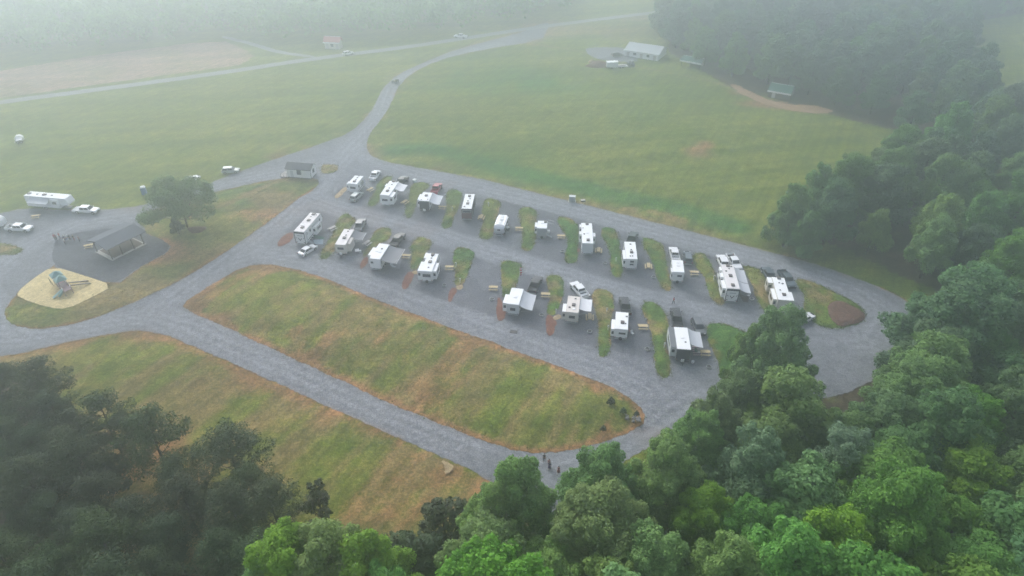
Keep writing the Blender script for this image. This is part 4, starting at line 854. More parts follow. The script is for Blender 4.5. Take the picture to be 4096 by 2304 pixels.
# utility cabinets by the road
p = P('c2', 1125, 190); t = root('utility_cabinet', (p.x, p.y, 0), -.15, 'grey steel utility cabinet with pale lid on the verge of the north road', 'cabinet')
B().box(-.8, .8, -.5, .5, .1, 1.5).build('body', 'steel_grey', t, bevel=.03); B().box(-.85, .85, -.55, .55, 1.5, 1.58).build('lid', 'light_grey_shell', t)
B().box(-1.0, 1.0, -.7, .7, -.05, .1).build('pad', 'concrete', t); B().box(-.02, .02, -.53, -.49, .2, 1.4).build('door_seam', 'black_plastic', t)
p = P('c2', 1250, 190); t = root('valve_box', (p.x, p.y, 0), .2, 'small brown valve box right of the grey utility cabinet', 'valve box')
B().box(-.55, .55, -.35, .35, 0, .4).build('body', 'stone', t, bevel=.04); B().box(-.58, .58, -.38, .38, .4, .46).build('lid', 'grey_wood', t)

# ------------------------------------------------------------------ picnic tables, fire rings, posts
def table(wood, label, loc, rz):
    t = root('picnic_table', loc, rz, label, 'picnic table', 'picnic tables at the campsites')
    b = B()
    for i in range(5): b.box(-.95, .95, -.37+i*.15, -.37+i*.15+.138, .72, .76)
    b.build('tabletop', wood, t)
    for s in (-1, 1):
        b = B()
        for i in range(2): b.box(-.95, .95, s*.68-.14+i*.145, s*.68-.14+i*.145+.132, .42, .46)
        b.build('bench', wood, t)
    for x in (-.65, .65):
        b = B().box(x-.03, x+.03, -.75, .75, .36, .42).box(x-.03, x+.03, -.35, .35, .66, .72)
        for s in (-1, 1): b.hexa([(x-.03,s*.62-.05,0),(x+.03,s*.62-.05,0),(x+.03,s*.62+.05,0),(x-.03,s*.62+.05,0)], [(x-.03,s*.25-.05,.7),(x+.03,s*.25-.05,.7),(x+.03,s*.25+.05,.7),(x-.03,s*.25+.05,.7)])
        b.build('leg_frame', wood, t)
    return t
protos = {}
for wood, k, x, y, ang, where in (
    ('bare_wood','h',748,515,55,'between the first trailer of the back row and its grass strip'),('bare_wood','c1',1375,458,60,'under the front pale awning of the long white trailer'),('bare_wood','c1',1735,510,-8,'right of the charcoal-ended trailer'),
    ('bare_wood','c1',2113,605,78,'right of the black bus-like motorhome'),('grey_wood','c1',675,712,48,'weathered grey, right of the tall chevron trailer by the sedan'),('grey_wood','c1',1010,855,60,'weathered grey, right of the cream trailer with the hitch'),
    ('bare_wood','c1',1390,980,-3,'right of the trailer with the huge dark awning'),('bare_wood','c1',1805,1090,-2,'right of the trailer with wide dark rear window'),('bare_wood','c2',75,378,80,'left of the rounded silver trailer'),
    ('bare_wood','c2',512,510,-3,'right of the rounded silver trailer'),('bare_wood','c2',1000,600,-3,'right of the smallest grey-ended trailer'),('bare_wood','c2',1433,762,82,'right of the grey-tailed white motorhome'),
    ('bare_wood','c2',2010,945,84,'right of the trailer with two stacked rear windows'),('bare_wood','c4',290,358,-2,'on the empty pad left of the bright white-roofed trailer'),('bare_wood','c4',778,422,-4,'with things on top, right of the silver awning and black pickup'),
    ('bare_wood','c3',455,624,-4,'right of the narrow plain white trailer'),('bare_wood','c4',1192,632,86,'below the flat pale awning of the tan trailer'),('bare_wood','c4',1690,722,-2,'right of the compact trailer with the spare wheel'),
    ('bare_wood','c4',2270,965,-3,'at the edge of the striped rug by the nearest trailer'),('bare_wood','c5',298,470,15,'on the gravel below the long side-on trailer'),('bare_wood','c5',735,715,24,'at the left end of the pavilion')):
    p = P(k, x, y, .4); lab = ('pale wooden picnic table ' + where) if wood == 'bare_wood' else 'picnic table ' + where
    if wood not in protos: protos[wood] = table(wood, lab, (p.x, p.y, .05), rad(ang))
    else: dup(protos[wood], (p.x, p.y, .05), rad(ang), lab)
def fire_ring(loc, label):
    n = 20; b = B()
    prof = [(.5, 0), (.5, .28), (.44, .28), (.44, 0)]
    vs = [(r*math.cos(2*math.pi*i/n), r*math.sin(2*math.pi*i/n), z) for i in range(n) for r, z in prof]
    b.add(vs, [(i*4+j, i*4+(j+1) % 4, ((i+1) % n)*4+(j+1) % 4, ((i+1) % n)*4+j) for i in range(n) for j in range(4)])
    o = root('fire_ring', loc, 0, label, 'fire ring', 'steel fire rings on the gravel pads')
    b.build('ring', 'fire_ring_steel', o); B().tube([(0,0,-.02),(0,0,.07)], .42, 16).build('ash_bed', 'ash', o)
    g = B()
    for i in range(6): g.box(-.36, .36, -.3+i*.11, -.28+i*.11, .29, .305)
    g.build('grate', 'black_plastic', o); return o
fr0 = None
for k, x, y, w_ in (('c4',1190,770,'below the tan trailer\'s picnic table'),('c4',1730,935,'right of the compact trailer with the spare wheel'),('c4',2308,1103,'nearest the camera, below the nearest trailer'),('c4',275,468,'on the empty pad left of the bright white-roofed trailer'),('c4',740,616,'left of the long clay scar by the tan trailer'),('c2',1505,912,'right of the grey-tailed white motorhome'),('c2',2068,1078,'right of the trailer with two stacked rear windows'),('c2',1010,777,'right of the smallest grey-ended trailer'),('c1',1755,1265,'right of the trailer with wide dark rear window')):
    p = P(k, x, y); loc = (p.x, p.y, .04); lab = 'low steel fire ring ' + w_
    if fr0 is None: fr0 = fire_ring(loc, lab)
    else: dup(fr0, loc, R.uniform(0, 6), lab)
up0 = None
for k, x, y, w_ in (('c4',1350,590,'on the grass strip left of the compact spare-wheel trailer'),('c4',875,600,'on the grass strip left of the tan trailer'),('c4',1362,755,'beside the slide of the compact spare-wheel trailer'),('c4',1888,918,'beside the slide of the nearest trailer'),('c1',1870,1085,'right of the picnic table by the wide-window trailer'),('c1',2183,500,'on the strip right of the black motorhome'),('c1',1910,1240,'at the lower end of the strip above a sandy patch'),('c2',155,250,'on the strip left of the rounded silver trailer'),('c2',1632,895,'beside the slide of the trailer with stacked windows'),('c3',655,700,'left of the long chevron trailer'),('c1',1175,600,'alone on the middle lane edge') if False else ('c1',1835,545,'on the strip left of the black motorhome')):
    p = P(k, x, y); loc = (p.x, p.y, .1); lab = 'white utility post ' + w_
    if up0 is None:
        up0 = root('utility_post', loc, 0, lab, 'utility post', 'hook-up posts on the grass strips')
        B().box(-.06, .06, -.06, .06, 0, 1.0).build('post', 'flag_white', up0); B().box(-.14, .14, -.1, .1, .75, 1.2).build('outlet_box', 'light_grey_shell', up0, bevel=.02)
    else: dup(up0, loc, R.uniform(-.2, .2), lab)
# rugs and small camp things
def rug(k, pts, mat, label, name='outdoor_rug', stripes=None, z=.06):
    q = [P(k, x, y) for x, y in pts]; o = B().hexa([(p.x, p.y, z-.02) for p in q], [(p.x, p.y, z) for p in q])
    if not stripes: r_ = o.build(name, mat); return tag(r_, label, 'rug')
    c = sum(q, Vector())/4; r_ = root(name, (c.x, c.y, z), 0, label, 'rug'); o.v = [(x-c.x, y-c.y, v-z) for x, y, v in o.v]; o.build('mat', mat, r_)
    s = B()
    for i in range(stripes):
        f0, f1 = (i+.3)/stripes, (i+.7)/stripes
        a, b_, c_, d_ = (q[0].lerp(q[3], f0)-c, q[1].lerp(q[2], f0)-c, q[1].lerp(q[2], f1)-c, q[0].lerp(q[3], f1)-c)
        s.hexa([(p.x, p.y, .001) for p in (a, b_, c_, d_)], [(p.x, p.y, .012) for p in (a, b_, c_, d_)])
    s.build('stripes', 'mat_pink', r_); return r_
rug('e5', [(640,760),(980,860),(960,920),(640,860)][::-1], 'mat_green', 'green outdoor rug under the slide of the tall chevron trailer')
rug('e5', [(680,930),(950,900),(930,1040),(720,1040)][::-1], 'mat_blue', 'pale blue outdoor rug at the steps of the tall chevron trailer')
rug('d4', [(760,840),(960,850),(950,1060),(790,1060)][::-1], 'mat_plum', 'plum rug with pink stripes beside the nearest trailer', stripes=5)
rug('g7', [(1500,700),(1680,690),(1640,910),(1450,880)][::-1], 'mat_grey', 'grey outdoor rug below the huge dark awning')
c = P('g7', 1560, 795); b = B(); n = 14; pts = []
for i in range(n+1):
    a = rad(75 + 200*i/n); pts.append((math.cos(a)*1.25, math.sin(a)*1.7))
inn = [(x*.62+.12, y*.74) for x, y in pts]
for i in range(n): b.hexa([(*pts[i], 0), (*pts[i+1], 0), (*inn[i+1], 0), (*inn[i], 0)], [(*pts[i], .09), (*pts[i+1], .09), (*inn[i+1], .09), (*inn[i], .09)])
o = b.build('crescent_mat', 'mat_pale'); o.location = (c.x, c.y, .07); tag(o, 'pale blue crescent-shaped mat on the grey rug', 'mat')
rug('f6', [(560,860),(740,900),(740,1010),(640,1000)][::-1], 'rug_brown', 'dark brown rug at the near corner of the long chevron trailer')
p = P('c4', 480, 768); o = B().box(-.75, .75, -.45, .45, 0, .05); o = o.build('drain_grate', 'black_plastic'); o.location = (p.x, p.y, .05); o.rotation_euler.z = -.2; tag(o, 'dark drain grate lying in the lower gravel road', 'grate')
p = P('c1', 912, 920, .7); t = root('folding_table', (p.x, p.y, .04), .2, 'small white folding table right of the cream trailer with the hitch', 'table')
B().box(-.45, .45, -.6, .6, .68, .72).build('tabletop', 'flag_white', t)
for x in (-.38, .38):
    for y in (-.5, .5): B().tube([(x, y, 0), (x*.95, y*.95, .69)], .02, 5).build('leg', 'steel_grey', t)
def chair(k, x, y, rz, cloth, label):
    p = P(k, x, y, .3); t = root('camp_chair', (p.x, p.y, .05), rz, label, 'camp chair', 'folding camp chairs')
    B().box(-.27, .27, -.25, .25, .4, .44).build('seat', cloth, t); B().hexa([(-.27,.2,.44),(.27,.2,.44),(.27,.25,.44),(-.27,.25,.44)], [(-.27,.35,.95),(.27,.35,.95),(.27,.4,.95),(-.27,.4,.95)]).build('backrest', cloth, t)
    for sx in (-.27, .27):
        for sy in (-.25, .25): B().tube([(sx, sy, 0), (sx, -sy*.6, .6)], .018, 4).build('leg', 'black_plastic', t)
chair('c4', 1572, 765, 1.2, 'cloth_rose', 'rose camp chair by the door of the compact spare-wheel trailer')
chair('c4', 1590, 785, .6, 'cloth_white', 'white camp chair beside the rose one at the compact trailer')
chair('d4', 855, 970, .4, 'mat_green', 'dark green camp chair on the striped rug')
chair('d4', 905, 985, -.4, 'cloth_white', 'white camp chair on the striped rug')
chair('f6', 745, 890, -.7, 'cloth_white', 'white camp chair at the near end of the chevron trailer awning')
chair('h', 640, 420, 1, 'cloth_grey', 'grey camp chair right of the first back-row trailer') if False else None
t = root('round_fire_bowl', (*P('f6', 800, 965)[:2], .05), 0, 'white-rimmed round fire bowl near the long chevron trailer', 'fire bowl')
B().tube([(0,0,.02),(0,0,.35)], [.3,.5], 16).build('bowl', 'flag_white', t); B().tube([(0,0,.3),(0,0,.37)], .4, 16).build('ash_bed', 'black_plastic', t)
p = P('c4', 535, 285); t = root('flag_pole', (p.x, p.y, .05), .2, 'thin pole with a red and white flag on a grass strip', 'flag')
B().tube([(0,0,0),(0,0,3.3)], .03, 6).build('pole', 'light_grey_shell', t)
fl_ = B()
for i in range(6): fl_.hexa([(.03+.02*math.sin(i), -.01, 1.3+i*.33), (.5+.04*math.sin(i), -.01, 1.3+i*.33), (.5+.04*math.sin(i), .01, 1.3+i*.33), (.03, .01, 1.3+i*.33)], [(.03, -.01, 1.62+i*.33), (.5+.04*math.sin(i+1), -.01, 1.62+i*.33), (.5+.04*math.sin(i+1), .01, 1.62+i*.33), (.03, .01, 1.62+i*.33)])
f = fl_.build('flag', 'flag_red', t); s_ = B()
for i in range(3): s_.box(.02, .54, -.03, .03, 1.5+i*.66, 1.75+i*.66)
s_.build('stripes', 'flag_white', f)
# grills, coolers and bins standing about, as the picture shows them
def bin_(k, x, y, mat, label, h=.7, r=.25):
    p = P(k, x, y); t = root('storage_bin', (p.x, p.y, .05), R.uniform(0, 2), label, 'bin'); B().box(-r, r, -r*.8, r*.8, 0, h*.85).build('bin_body', mat, t, bevel=.03); B().box(-r-.02, r+.02, -r*.8-.02, r*.8+.02, h*.85, h).build('lid', 'light_grey_shell', t)
bin_('d4', 450, 1112, 'light_grey_shell', 'pale bin at the dark end wall of the nearest trailer', .5)
bin_('d4', 778, 1200, 'flag_white', 'white cooler on the gravel below the nearest trailer', .45)
bin_('c2', 378, 528, 'black_plastic', 'black grill box right of the rounded silver trailer', .9, .4)
bin_('c2', 850, 555, 'flag_white', 'white cooler right of the smallest grey-ended trailer', .6, .35)
bin_('h', 1765, 335, 'light_grey_shell', 'pale water tank box on the gravel beyond a strip, near the red pickup', .8, .5)
bin_('c1', 945, 945, 'light_grey_shell', 'pale jug box below the small white folding table', .6, .25)
# dark utility buggy on the entry road
p = P('c8', 882, 500); t = root('utility_buggy', (p.x, p.y, .05), -.5, 'dark utility buggy on the entry road at the bend', 'buggy')
B().prism([(-1.4, .4), (1.4, .4), (1.4, .85), (.6, 1.0), (.5, .6), (-.3, .6), (-.35, 1.0), (-1.4, 1.0)], -.7, .7).build('body', 'car_black', t, bevel=.05)
B().box(-.68, .68, -.4, .7, 1.85, 1.92).build('canopy', 'black_plastic', t)
for sx in (-.64, .64):
    for y0 in (-.35, .65): B().tube([(sx, y0, .9), (sx, y0, 1.87)], .03, 5).build('post', 'black_plastic', t)
    for yy in (-1.0, 1.0): wheel(t, sx, yy, .3, .24)
# ------------------------------------------------------------------ playground
c = P('s1', 800, 800); ang = math.atan2(*(P('s1', 1000, 900) - P('s1', 700, 480))[:2][::-1]) if False else 0
pa, pb = P('s1', 700, 620), P('s1', 1010, 960); dv = pb - pa; rz = math.atan2(dv.y, dv.x)
t = root('playground_set', (c.x, c.y, .33), rz, 'climbing playground with two teal canopies and slides on yellow sand', 'playground')
def tower(x, canopy):
    for sx in (-.75, .75):
        for sy in (-.75, .75): B().tube([(x+sx, sy, 0), (x+sx, sy, 2.5 if canopy else 1.9)], .07, 6).build('post', 'play_purple', t)
    B().box(x-.8, x+.8, -.8, .8, 1.15, 1.25).build('platform', 'play_purple', t)
    if canopy: B().hexa([(x-1.0,-1.15,2.5),(x+1.0,-1.15,2.5),(x+1.0,1.15,2.5),(x-1.0,1.15,2.5)], [(x-.15,-.15,3.4),(x+.15,-.15,3.4),(x+.15,.15,3.4),(x-.15,.15,3.4)]).build('canopy', 'play_teal', t)
    r_ = B()
    for s in (-.78, .78): r_.box(x-.75, x+.75, s-.03, s+.03, 1.8, 1.86).box(x-.75, x+.75, s-.03, s+.03, 1.45, 1.5)
    r_.build('railing', 'flag_white', t)
tower(-2.4, True); tower(.1, True); tower(2.5, False)
B().box(-1.6, -.7, -.5, .5, 1.15, 1.22).build('bridge', 'play_pink', t); B().box(.9, 1.7, -.5, .5, 1.15, 1.22).build('bridge', 'play_purple', t)
B().hexa([(1.7,-2.9,.1),(2.5,-2.9,.1),(2.5,-2.9,.2),(1.7,-2.9,.2)], [(1.8,-.75,1.2),(2.4,-.75,1.2),(2.4,-.75,1.3),(1.8,-.75,1.3)]).build('slide', 'play_teal', t, bevel=.02)
for x in (-.1, 1.2): B().hexa([(x+.6,4.6,.05),(x+1.05,4.6,.05),(x+1.05,4.6,.25),(x+.6,4.6,.25)], [(x,.6,1.15),(x+.4,.6,1.15),(x+.4,.6,1.3),(x,.6,1.3)]).build('ramp_beam', 'play_beam', t)
for i in range(3): B().tube([(-2.6-.1*i, -1.2+.9*i, 0), (-3.4-.3*i, -1.4+1.1*i, 1.9), (-4.2, -1.3+1.2*i, 0)], .06, 6).build('climbing_arch', 'play_beam' if i != 1 else 'play_pink', t)
B().tube([(2.3, -.75, 1.3), (2.9, -1.3, .9), (2.9, -1.9, .4)], .25, 8).build('tube_slide', 'play_teal', t)
# ------------------------------------------------------------------ stones and weeds on the bank tip
for i in range(26):
    p = P('m3', 960 + R.uniform(-55, 50), 335 + R.uniform(-28, 22)); r_ = R.uniform(.12, .34)
    b = B().ball((0, 0, 0), (r_*R.uniform(.8, 1.3), r_, r_*.7), 6, 4); b.v = [(x*R.uniform(.85, 1.15), y*R.uniform(.85, 1.15), z) for x, y, z in b.v]
    o = b.build('boulder', 'stone'); o.location = (p.x, p.y, .75); o.rotation_euler.z = R.uniform(0, 6); tag(o, 'grey boulder in the stone pile at the tip of the grass bank', 'boulder', 'boulders piled at the tip of the grass bank')
# ------------------------------------------------------------------ people
def skin_mesh(name, chains, mat, parent, sub=1):
    me = bpy.data.meshes.new(name); vs, es, rr = [], [], []
    look = {}
    def vid(p, r):
        kk = tuple(round(q, 4) for q in p)
        if kk not in look: look[kk] = len(vs); vs.append(p); rr.append(r)
        return look[kk]
    for ch in chains:
        ids = [vid(p, r) for p, r in ch]; es += [(a, b) for a, b in zip(ids, ids[1:]) if a != b]
    me.from_pydata(vs, es, []); o = bpy.data.objects.new(name, me); COL.objects.link(o)
    o.modifiers.new('skin', 'SKIN'); sv = me.skin_vertices[0].data if me.skin_vertices else None
    if sv is None:
        bpy.context.view_layer.objects.active = o; me.skin_vertices.new() if hasattr(me.skin_vertices, 'new') else None; sv = me.skin_vertices[0].data
    for i, r in enumerate(rr): sv[i].radius = (r if hasattr(r, '__len__') else (r, r))
    sv[0].use_root = True
    m_ = o.modifiers.new('sub', 'SUBSURF'); m_.levels = m_.render_levels = sub
    dg = bpy.context.evaluated_depsgraph_get(); ev = o.evaluated_get(dg); nm = bpy.data.meshes.new_from_object(ev)
    bpy.data.objects.remove(o); nm.name = name; nm.materials.clear(); nm.materials.append(M[mat])
    for p in nm.polygons: p.use_smooth = True
    q = bpy.data.objects.new(name, nm); COL.objects.link(q); q.parent = parent; return q
def person(loc, rz, label, shirt, trousers, hair='hair_dark', h=1.72, stride=.22, group=None, dress=False, hat=None):
    k = h/1.72; V = lambda x, y, z: (x*k, y*k, z*k)
    t = root('person', loc, rz, label, 'person', group)
    ch = [[(V(0,0,.95), .125), (V(0,0,1.1), .115), (V(0,0,1.28), .135), (V(0,.0,1.42), .09), (V(0,.005,1.5), .05), (V(0,.015,1.58), .075), (V(0,.02,1.64), .085), (V(0,.015,1.7), .055)], [(V(0,.02,1.64), .085), (V(0,.115,1.615), .014)]]
    tops = [[(V(0,0,.93), .135), (V(0,0,1.1), .135), (V(0,0,1.28), .155), (V(0,0,1.42), .1)]]; legs = [[(V(0,0,.97), .135), (V(0,0,.92), .14)]]
    for s in (-1, 1):
        f = s*stride
        ch.append([(V(0,0,.95), .125), (V(s*.1,0,.86), .09), (V(s*.1,f*.55+.03,.5), .058), (V(s*.1,f-.03,.09), .038), (V(s*.1,f-.02,.04), .04), (V(s*.11,f+.14,.03), .03)])
        hd = V(s*.25, -f*.75+.06, .86)
        ch.append([(V(0,0,1.28), .135), (V(s*.17,0,1.38), .058), (V(s*.22,-f*.35-.02,1.12), .04), (hd, .027), (V(s*.25,-f*.75+.08,.8), .032)])
        for j in range(4): ch.append([(V(s*.25,-f*.75+.08,.8), .032), (V(s*(.243+.004*j),-f*.75+.06+.014*j,.745), .009), (V(s*(.235+.004*j),-f*.75+.075+.014*j,.70+.006*abs(j-1)), .008)])
        ch.append([(V(s*.25,-f*.75+.08,.8), .032), (V(s*.225,-f*.75+.12,.775), .01), (V(s*.222,-f*.75+.125,.745), .008)])
        tops.append([(V(0,0,1.28), .155), (V(s*.17,0,1.38), .075), (V(s*.21,-f*.3-.015,1.18), .058)])
        legs.append([(V(0,0,.92), .14), (V(s*.1,0,.86), .105), (V(s*.1,f*.55+.03,.5), .075), (V(s*.1,f-.03,.12), .058)])
    skin_mesh('body', ch, 'skin', t); skin_mesh('shirt', tops, shirt, t)
    if dress: B().tube([V(0,0,1.0), V(0,0,.8), V(0,0,.48)], [.15*k, .21*k, .27*k], 12).build('skirt', trousers, t, smooth=True)
    else: skin_mesh('trousers', legs, trousers, t)
    B().ball(V(0,-.012,1.665), (.1*k, .105*k, .085*k), 10, 6).build('hair', hair, t, smooth=True)
    for s in (-1, 1):
        B().ball(V(s*.035,.098,1.645), .012*k, 6, 4).build('eye', 'hair_dark', t); B().ball(V(s*.1, s*stride+.06, .035), (.05*k, .13*k, .05*k), 8, 5).build('shoe', 'cloth_black', t)
    return t
def pt(k, x, y): p = P(k, x, y, 0); return (p.x, p.y, .06)
person(pt('c3', 238, 945), -.9, 'person in a red top and black trousers crossing the middle gravel lane', 'cloth_red', 'cloth_black', stride=.26)
person(pt('p8', 915, 690), 3.0, 'person in grey clothes nearest the clay edge, topmost of the walkers', 'cloth_grey', 'cloth_grey', group='walkers on the near gravel bend')
person(pt('p8', 1050, 840), 3.3, 'person in brown-grey top beside the purple skirt on the gravel bend', 'cloth_rose', 'cloth_blue', group='walkers on the near gravel bend')
person(pt('p8', 1075, 930), 2.9, 'person in a navy top and purple skirt in the middle of the walkers', 'cloth_navy', 'cloth_purple', dress=True, group='walkers on the near gravel bend')
person(pt('p8', 1330, 1050), 3.1, 'person in a rose dress walking lowest on the gravel bend', 'cloth_rose', 'cloth_rose', dress=True, group='walkers on the near gravel bend', stride=.28)
for x, y, sh, tr, lab in ((110,310,'cloth_red','cloth_grey','person in a red top at the left end of the group by the pavilion'),(150,320,'cloth_rose','cloth_black','person in a rose top behind the red top in the pavilion group'),(215,285,'cloth_red','cloth_navy','person in a bright red top standing back in the pavilion group'),(320,345,'cloth_navy','cloth_black','person in dark navy in the pavilion group'),(365,330,'cloth_white','cloth_blue','person in a pale top in the pavilion group'),(430,325,'cloth_grey','cloth_black','person in a grey top in the pavilion group'),(510,330,'cloth_black','cloth_rose','person in a black top and rose trousers in the pavilion group'),(620,355,'cloth_rose','cloth_navy','person in rose and navy nearest the pavilion picnic table'),(320,400,'cloth_white','cloth_navy','person in white and navy standing lowest in the pavilion group')):
    person(pt('p3', x, y), R.uniform(0, 6.28), lab, sh, tr, stride=R.uniform(.0, .08), group='people gathered by the pavilion')
# ------------------------------------------------------------------ trees
def leaf_mesh(name, C, N, S, mat, bend=.25, asp=1.0):
    n = len(C); N = N / np.linalg.norm(N, axis=1, keepdims=True)
    t = rs.normal(size=(n, 3)); a = np.cross(N, t); a /= np.linalg.norm(a, axis=1, keepdims=True) + 1e-9; b = np.cross(N, a)
    S = S[:, None]
    v = np.stack([C - a*S, C - b*S*.62*asp + N*S*bend, C + a*S, C + b*S*.62*asp + N*S*bend*.6], 1).reshape(-1, 3)
    me = bpy.data.meshes.new(name)
    me.vertices.add(4*n); me.vertices.foreach_set('co', v.astype(np.float32).ravel())
    me.loops.add(4*n); me.loops.foreach_set('vertex_index', np.arange(4*n, dtype=np.int32))
    me.polygons.add(n); me.polygons.foreach_set('loop_start', np.arange(0, 4*n, 4, dtype=np.int32)); me.update(calc_edges=True)
    at = me.attributes.new('leaf', 'FLOAT', 'POINT'); at.data.foreach_set('value', np.repeat(rs.rand(n), 4).astype(np.float32))
    me.materials.append(M[mat]); return me
def lobes_leaves(lobes, per_area, size, shell=.55, up=.35):
    Cs, Ns, Ss = [], [], []
    for c, r in lobes:
        r = np.array(r); area = 4*math.pi*(r.prod()**(2/3)); n = int(area*per_area)
        d = rs.normal(size=(n, 3)); d /= np.linalg.norm(d, axis=1, keepdims=True)
        d = d[(d[:, 2] > -.55) | (rs.rand(n) < .35)]; n = len(d)
        lump = 1 + .16*np.sin(d[:, 0]*6+c[0]*3)*np.sin(d[:, 1]*6.5+c[1]*2)*np.cos(d[:, 2]*5+c[2]) + .09*rs.normal(size=n)
        rr = (shell + (1-shell)*rs.rand(n)**.45) * lump
        p = np.array(c) + d*r*rr[:, None]
        Cs.append(p); Ns.append(d*.9 + np.array([0, 0, up+.35]) + .5*rs.normal(size=(n, 3))); Ss.append(size*(.6+.8*rs.rand(n)))
    return np.concatenate(Cs), np.concatenate(Ns), np.concatenate(Ss)
def trunk_builder(h, r, limbs, lean=.04):
    b = B(); pts = [Vector((R.uniform(-1,1)*lean*h*t, R.uniform(-1,1)*lean*h*t, h*t)) for t in (0, .25, .5, .75, 1)]
    pts[0] = Vector((0, 0, -.3)); b.tube(pts, [r*1.25, r, r*.8, r*.5, r*.12], 7)
    for e, z0, rr in limbs:
        s = Vector((0, 0, z0)); e = Vector(e); m = s.lerp(e, .5) + Vector((0, 0, -.06*(e-s).length))
        b.tube([s, m, e], [rr, rr*.7, rr*.2], 5)
    return b
PROTO = {}
C = tp + np.stack([rs.normal(size=nt_)*.12, rs.normal(size=nt_)*.12, rs.uniform(.0, .14, nt_)], 1)
N = np.stack([rs.normal(size=nt_)*.6, rs.normal(size=nt_)*.6, .6+np.abs(rs.normal(size=nt_))], 1)
go = bpy.data.objects.new('grass', leaf_mesh('grass', C, N, rs.uniform(.08, .17, nt_), 'tuft', .3, .6)); COL.objects.link(go)
tag(go, 'rough grass tufts on the strips, bank and lawn', kind='stuff')
def proto(kind, crown_me, tb, bark, name):
    o = root(name, (0, 0, -500)); c = bpy.data.objects.new('crown', crown_me); COL.objects.link(c); c.parent = o
    t = tb.build('trunk', bark, o, smooth=True); KIDS[o] = [c, t]
    PROTO.setdefault(kind, []).append(o)
def broadleaf(kind, H, Rc, n, mat, per=7.0, size=.36, base=.28, pointy=1.0, flat=.8, name='broadleaf_tree', bark='bark', wild=(.8, 1.12)):
    lobes = []; limbs = []
    zc = H*(base + (1-base)*.42)
    lobes.append(((0, 0, zc), (Rc*.62, Rc*.62, H*(1-base)*.42)))
    for i in range(n):
        a = i*2.399 + R.uniform(-.3, .3); t = (i+.5)/n
        rho = Rc*(.82 - .62*t**1.4)*R.uniform(*wild); z = H*(base+.12) + (H*(1-base)*.8)*t + R.uniform(-.5, .5)
        lr = Rc*R.uniform(.26, .42)*(1.1-.35*t)
        c = (math.cos(a)*rho, math.sin(a)*rho, min(z, H-lr*pointy*.8)); lobes.append((c, (lr, lr, lr*pointy*flat)))
        if i % 2 == 0: limbs.append(((c[0]*.9, c[1]*.9, c[2]-.2), max(H*.2, c[2]-rho*.8-1), .13))
    for c, r in list(lobes)[1:]:
        for q in range(3):
            a = math.atan2(c[1], c[0]) + R.uniform(-1.3, 1.3); e = R.uniform(.1, 1.35); sr = r[0]*R.uniform(.28, .5)
            lobes.append(((c[0]+math.cos(a)*math.cos(e)*r[0]*1.02, c[1]+math.sin(a)*math.cos(e)*r[0]*1.02, min(c[2]+math.sin(e)*r[2]*1.05, H-sr*.6)), (sr, sr, sr*1.35)))
    lobes.append(((R.uniform(-.6,.6), R.uniform(-.6,.6), H-Rc*.3), (Rc*.28, Rc*.28, Rc*.34*pointy)))
    proto(kind, leaf_mesh('crown', *lobes_leaves(lobes, per, size), mat), trunk_builder(H*.9, H*.016, limbs), bark, name)
def pine(kind, H, Rc, n, mat='needle', per=8.0, name='pine_tree'):
    lobes = []; limbs = []
    for i in range(n):
        a = i*2.399 + R.uniform(-.4, .4); t = (i+.5)/n
        z = H*(.42+.56*t); rho = Rc*(1.0-.75*max(0, t-.35)/.65)*R.uniform(.55, 1.05)
        c = (math.cos(a)*rho, math.sin(a)*rho, z+R.uniform(0, .8)); lr = R.uniform(.7, 1.35)*Rc/4.2
        lobes.append((c, (lr*1.25, lr*1.25, lr*.55))); limbs.append(((c[0], c[1], c[2]-.15), max(2, z-rho*R.uniform(.25, .7)), .075))
        if R.random() < .8:
            f = R.uniform(.45, .7); lobes.append(((c[0]*f, c[1]*f, c[2]-.5), (lr*.9, lr*.9, lr*.45)))
    lobes.append(((0, 0, H-.5), (Rc*.3, Rc*.3, .8)))
    C, N, S = lobes_leaves(lobes, per*1.6, .21, .3, .5)
    proto(kind, leaf_mesh('crown', C, N, S, mat, .3, .55), trunk_builder(H*.97, H*.014, limbs, .02), 'pine_bark', name)
for i in range(4): broadleaf('bright', 21+i, 5.8+.4*i, 17+i, 'leaf_bright', 24.0, .185, .14, 1.2, 1.0)
for i in range(4): broadleaf('mid', 18+i, 5.6+.3*i, 16+i, 'leaf_mid', 22.0, .19, .06, 1.0, .9)
for i in range(2): broadleaf('blue', 17+i*2, 5.5, 16+i, 'leaf_blue', 22.0, .19, .06, 1.0, .9)
broadleaf('silver', 19, 5.0, 15, 'leaf_silver', 18.0, .19, .25, 1.1, .95)
for i in range(4): pine('pine', 13+i, 4.3+.3*i, 22+2*i)
broadleaf('bushy', 8, 3.4, 10, 'needle', 9.0, .28, .12, 1.0, .9, 'scrub_tree')
broadleaf('slender', 11, 1.9, 9, 'needle', 8.0, .28, .3, 1.2, 1.1, 'slender_tree')
FAR = []
def place(kind, loc, h, rz, label, group=None, name=None, wide=1.0):
    p = R.choice(PROTO[kind]); top = max(c.bound_box[6][2] for c in KIDS[p])
    s = h / top; o = dup(p, loc, rz, None, (s*wide, s*wide, s)); tag(o, label, 'tree', group)
    if name: o.name = name
    return o
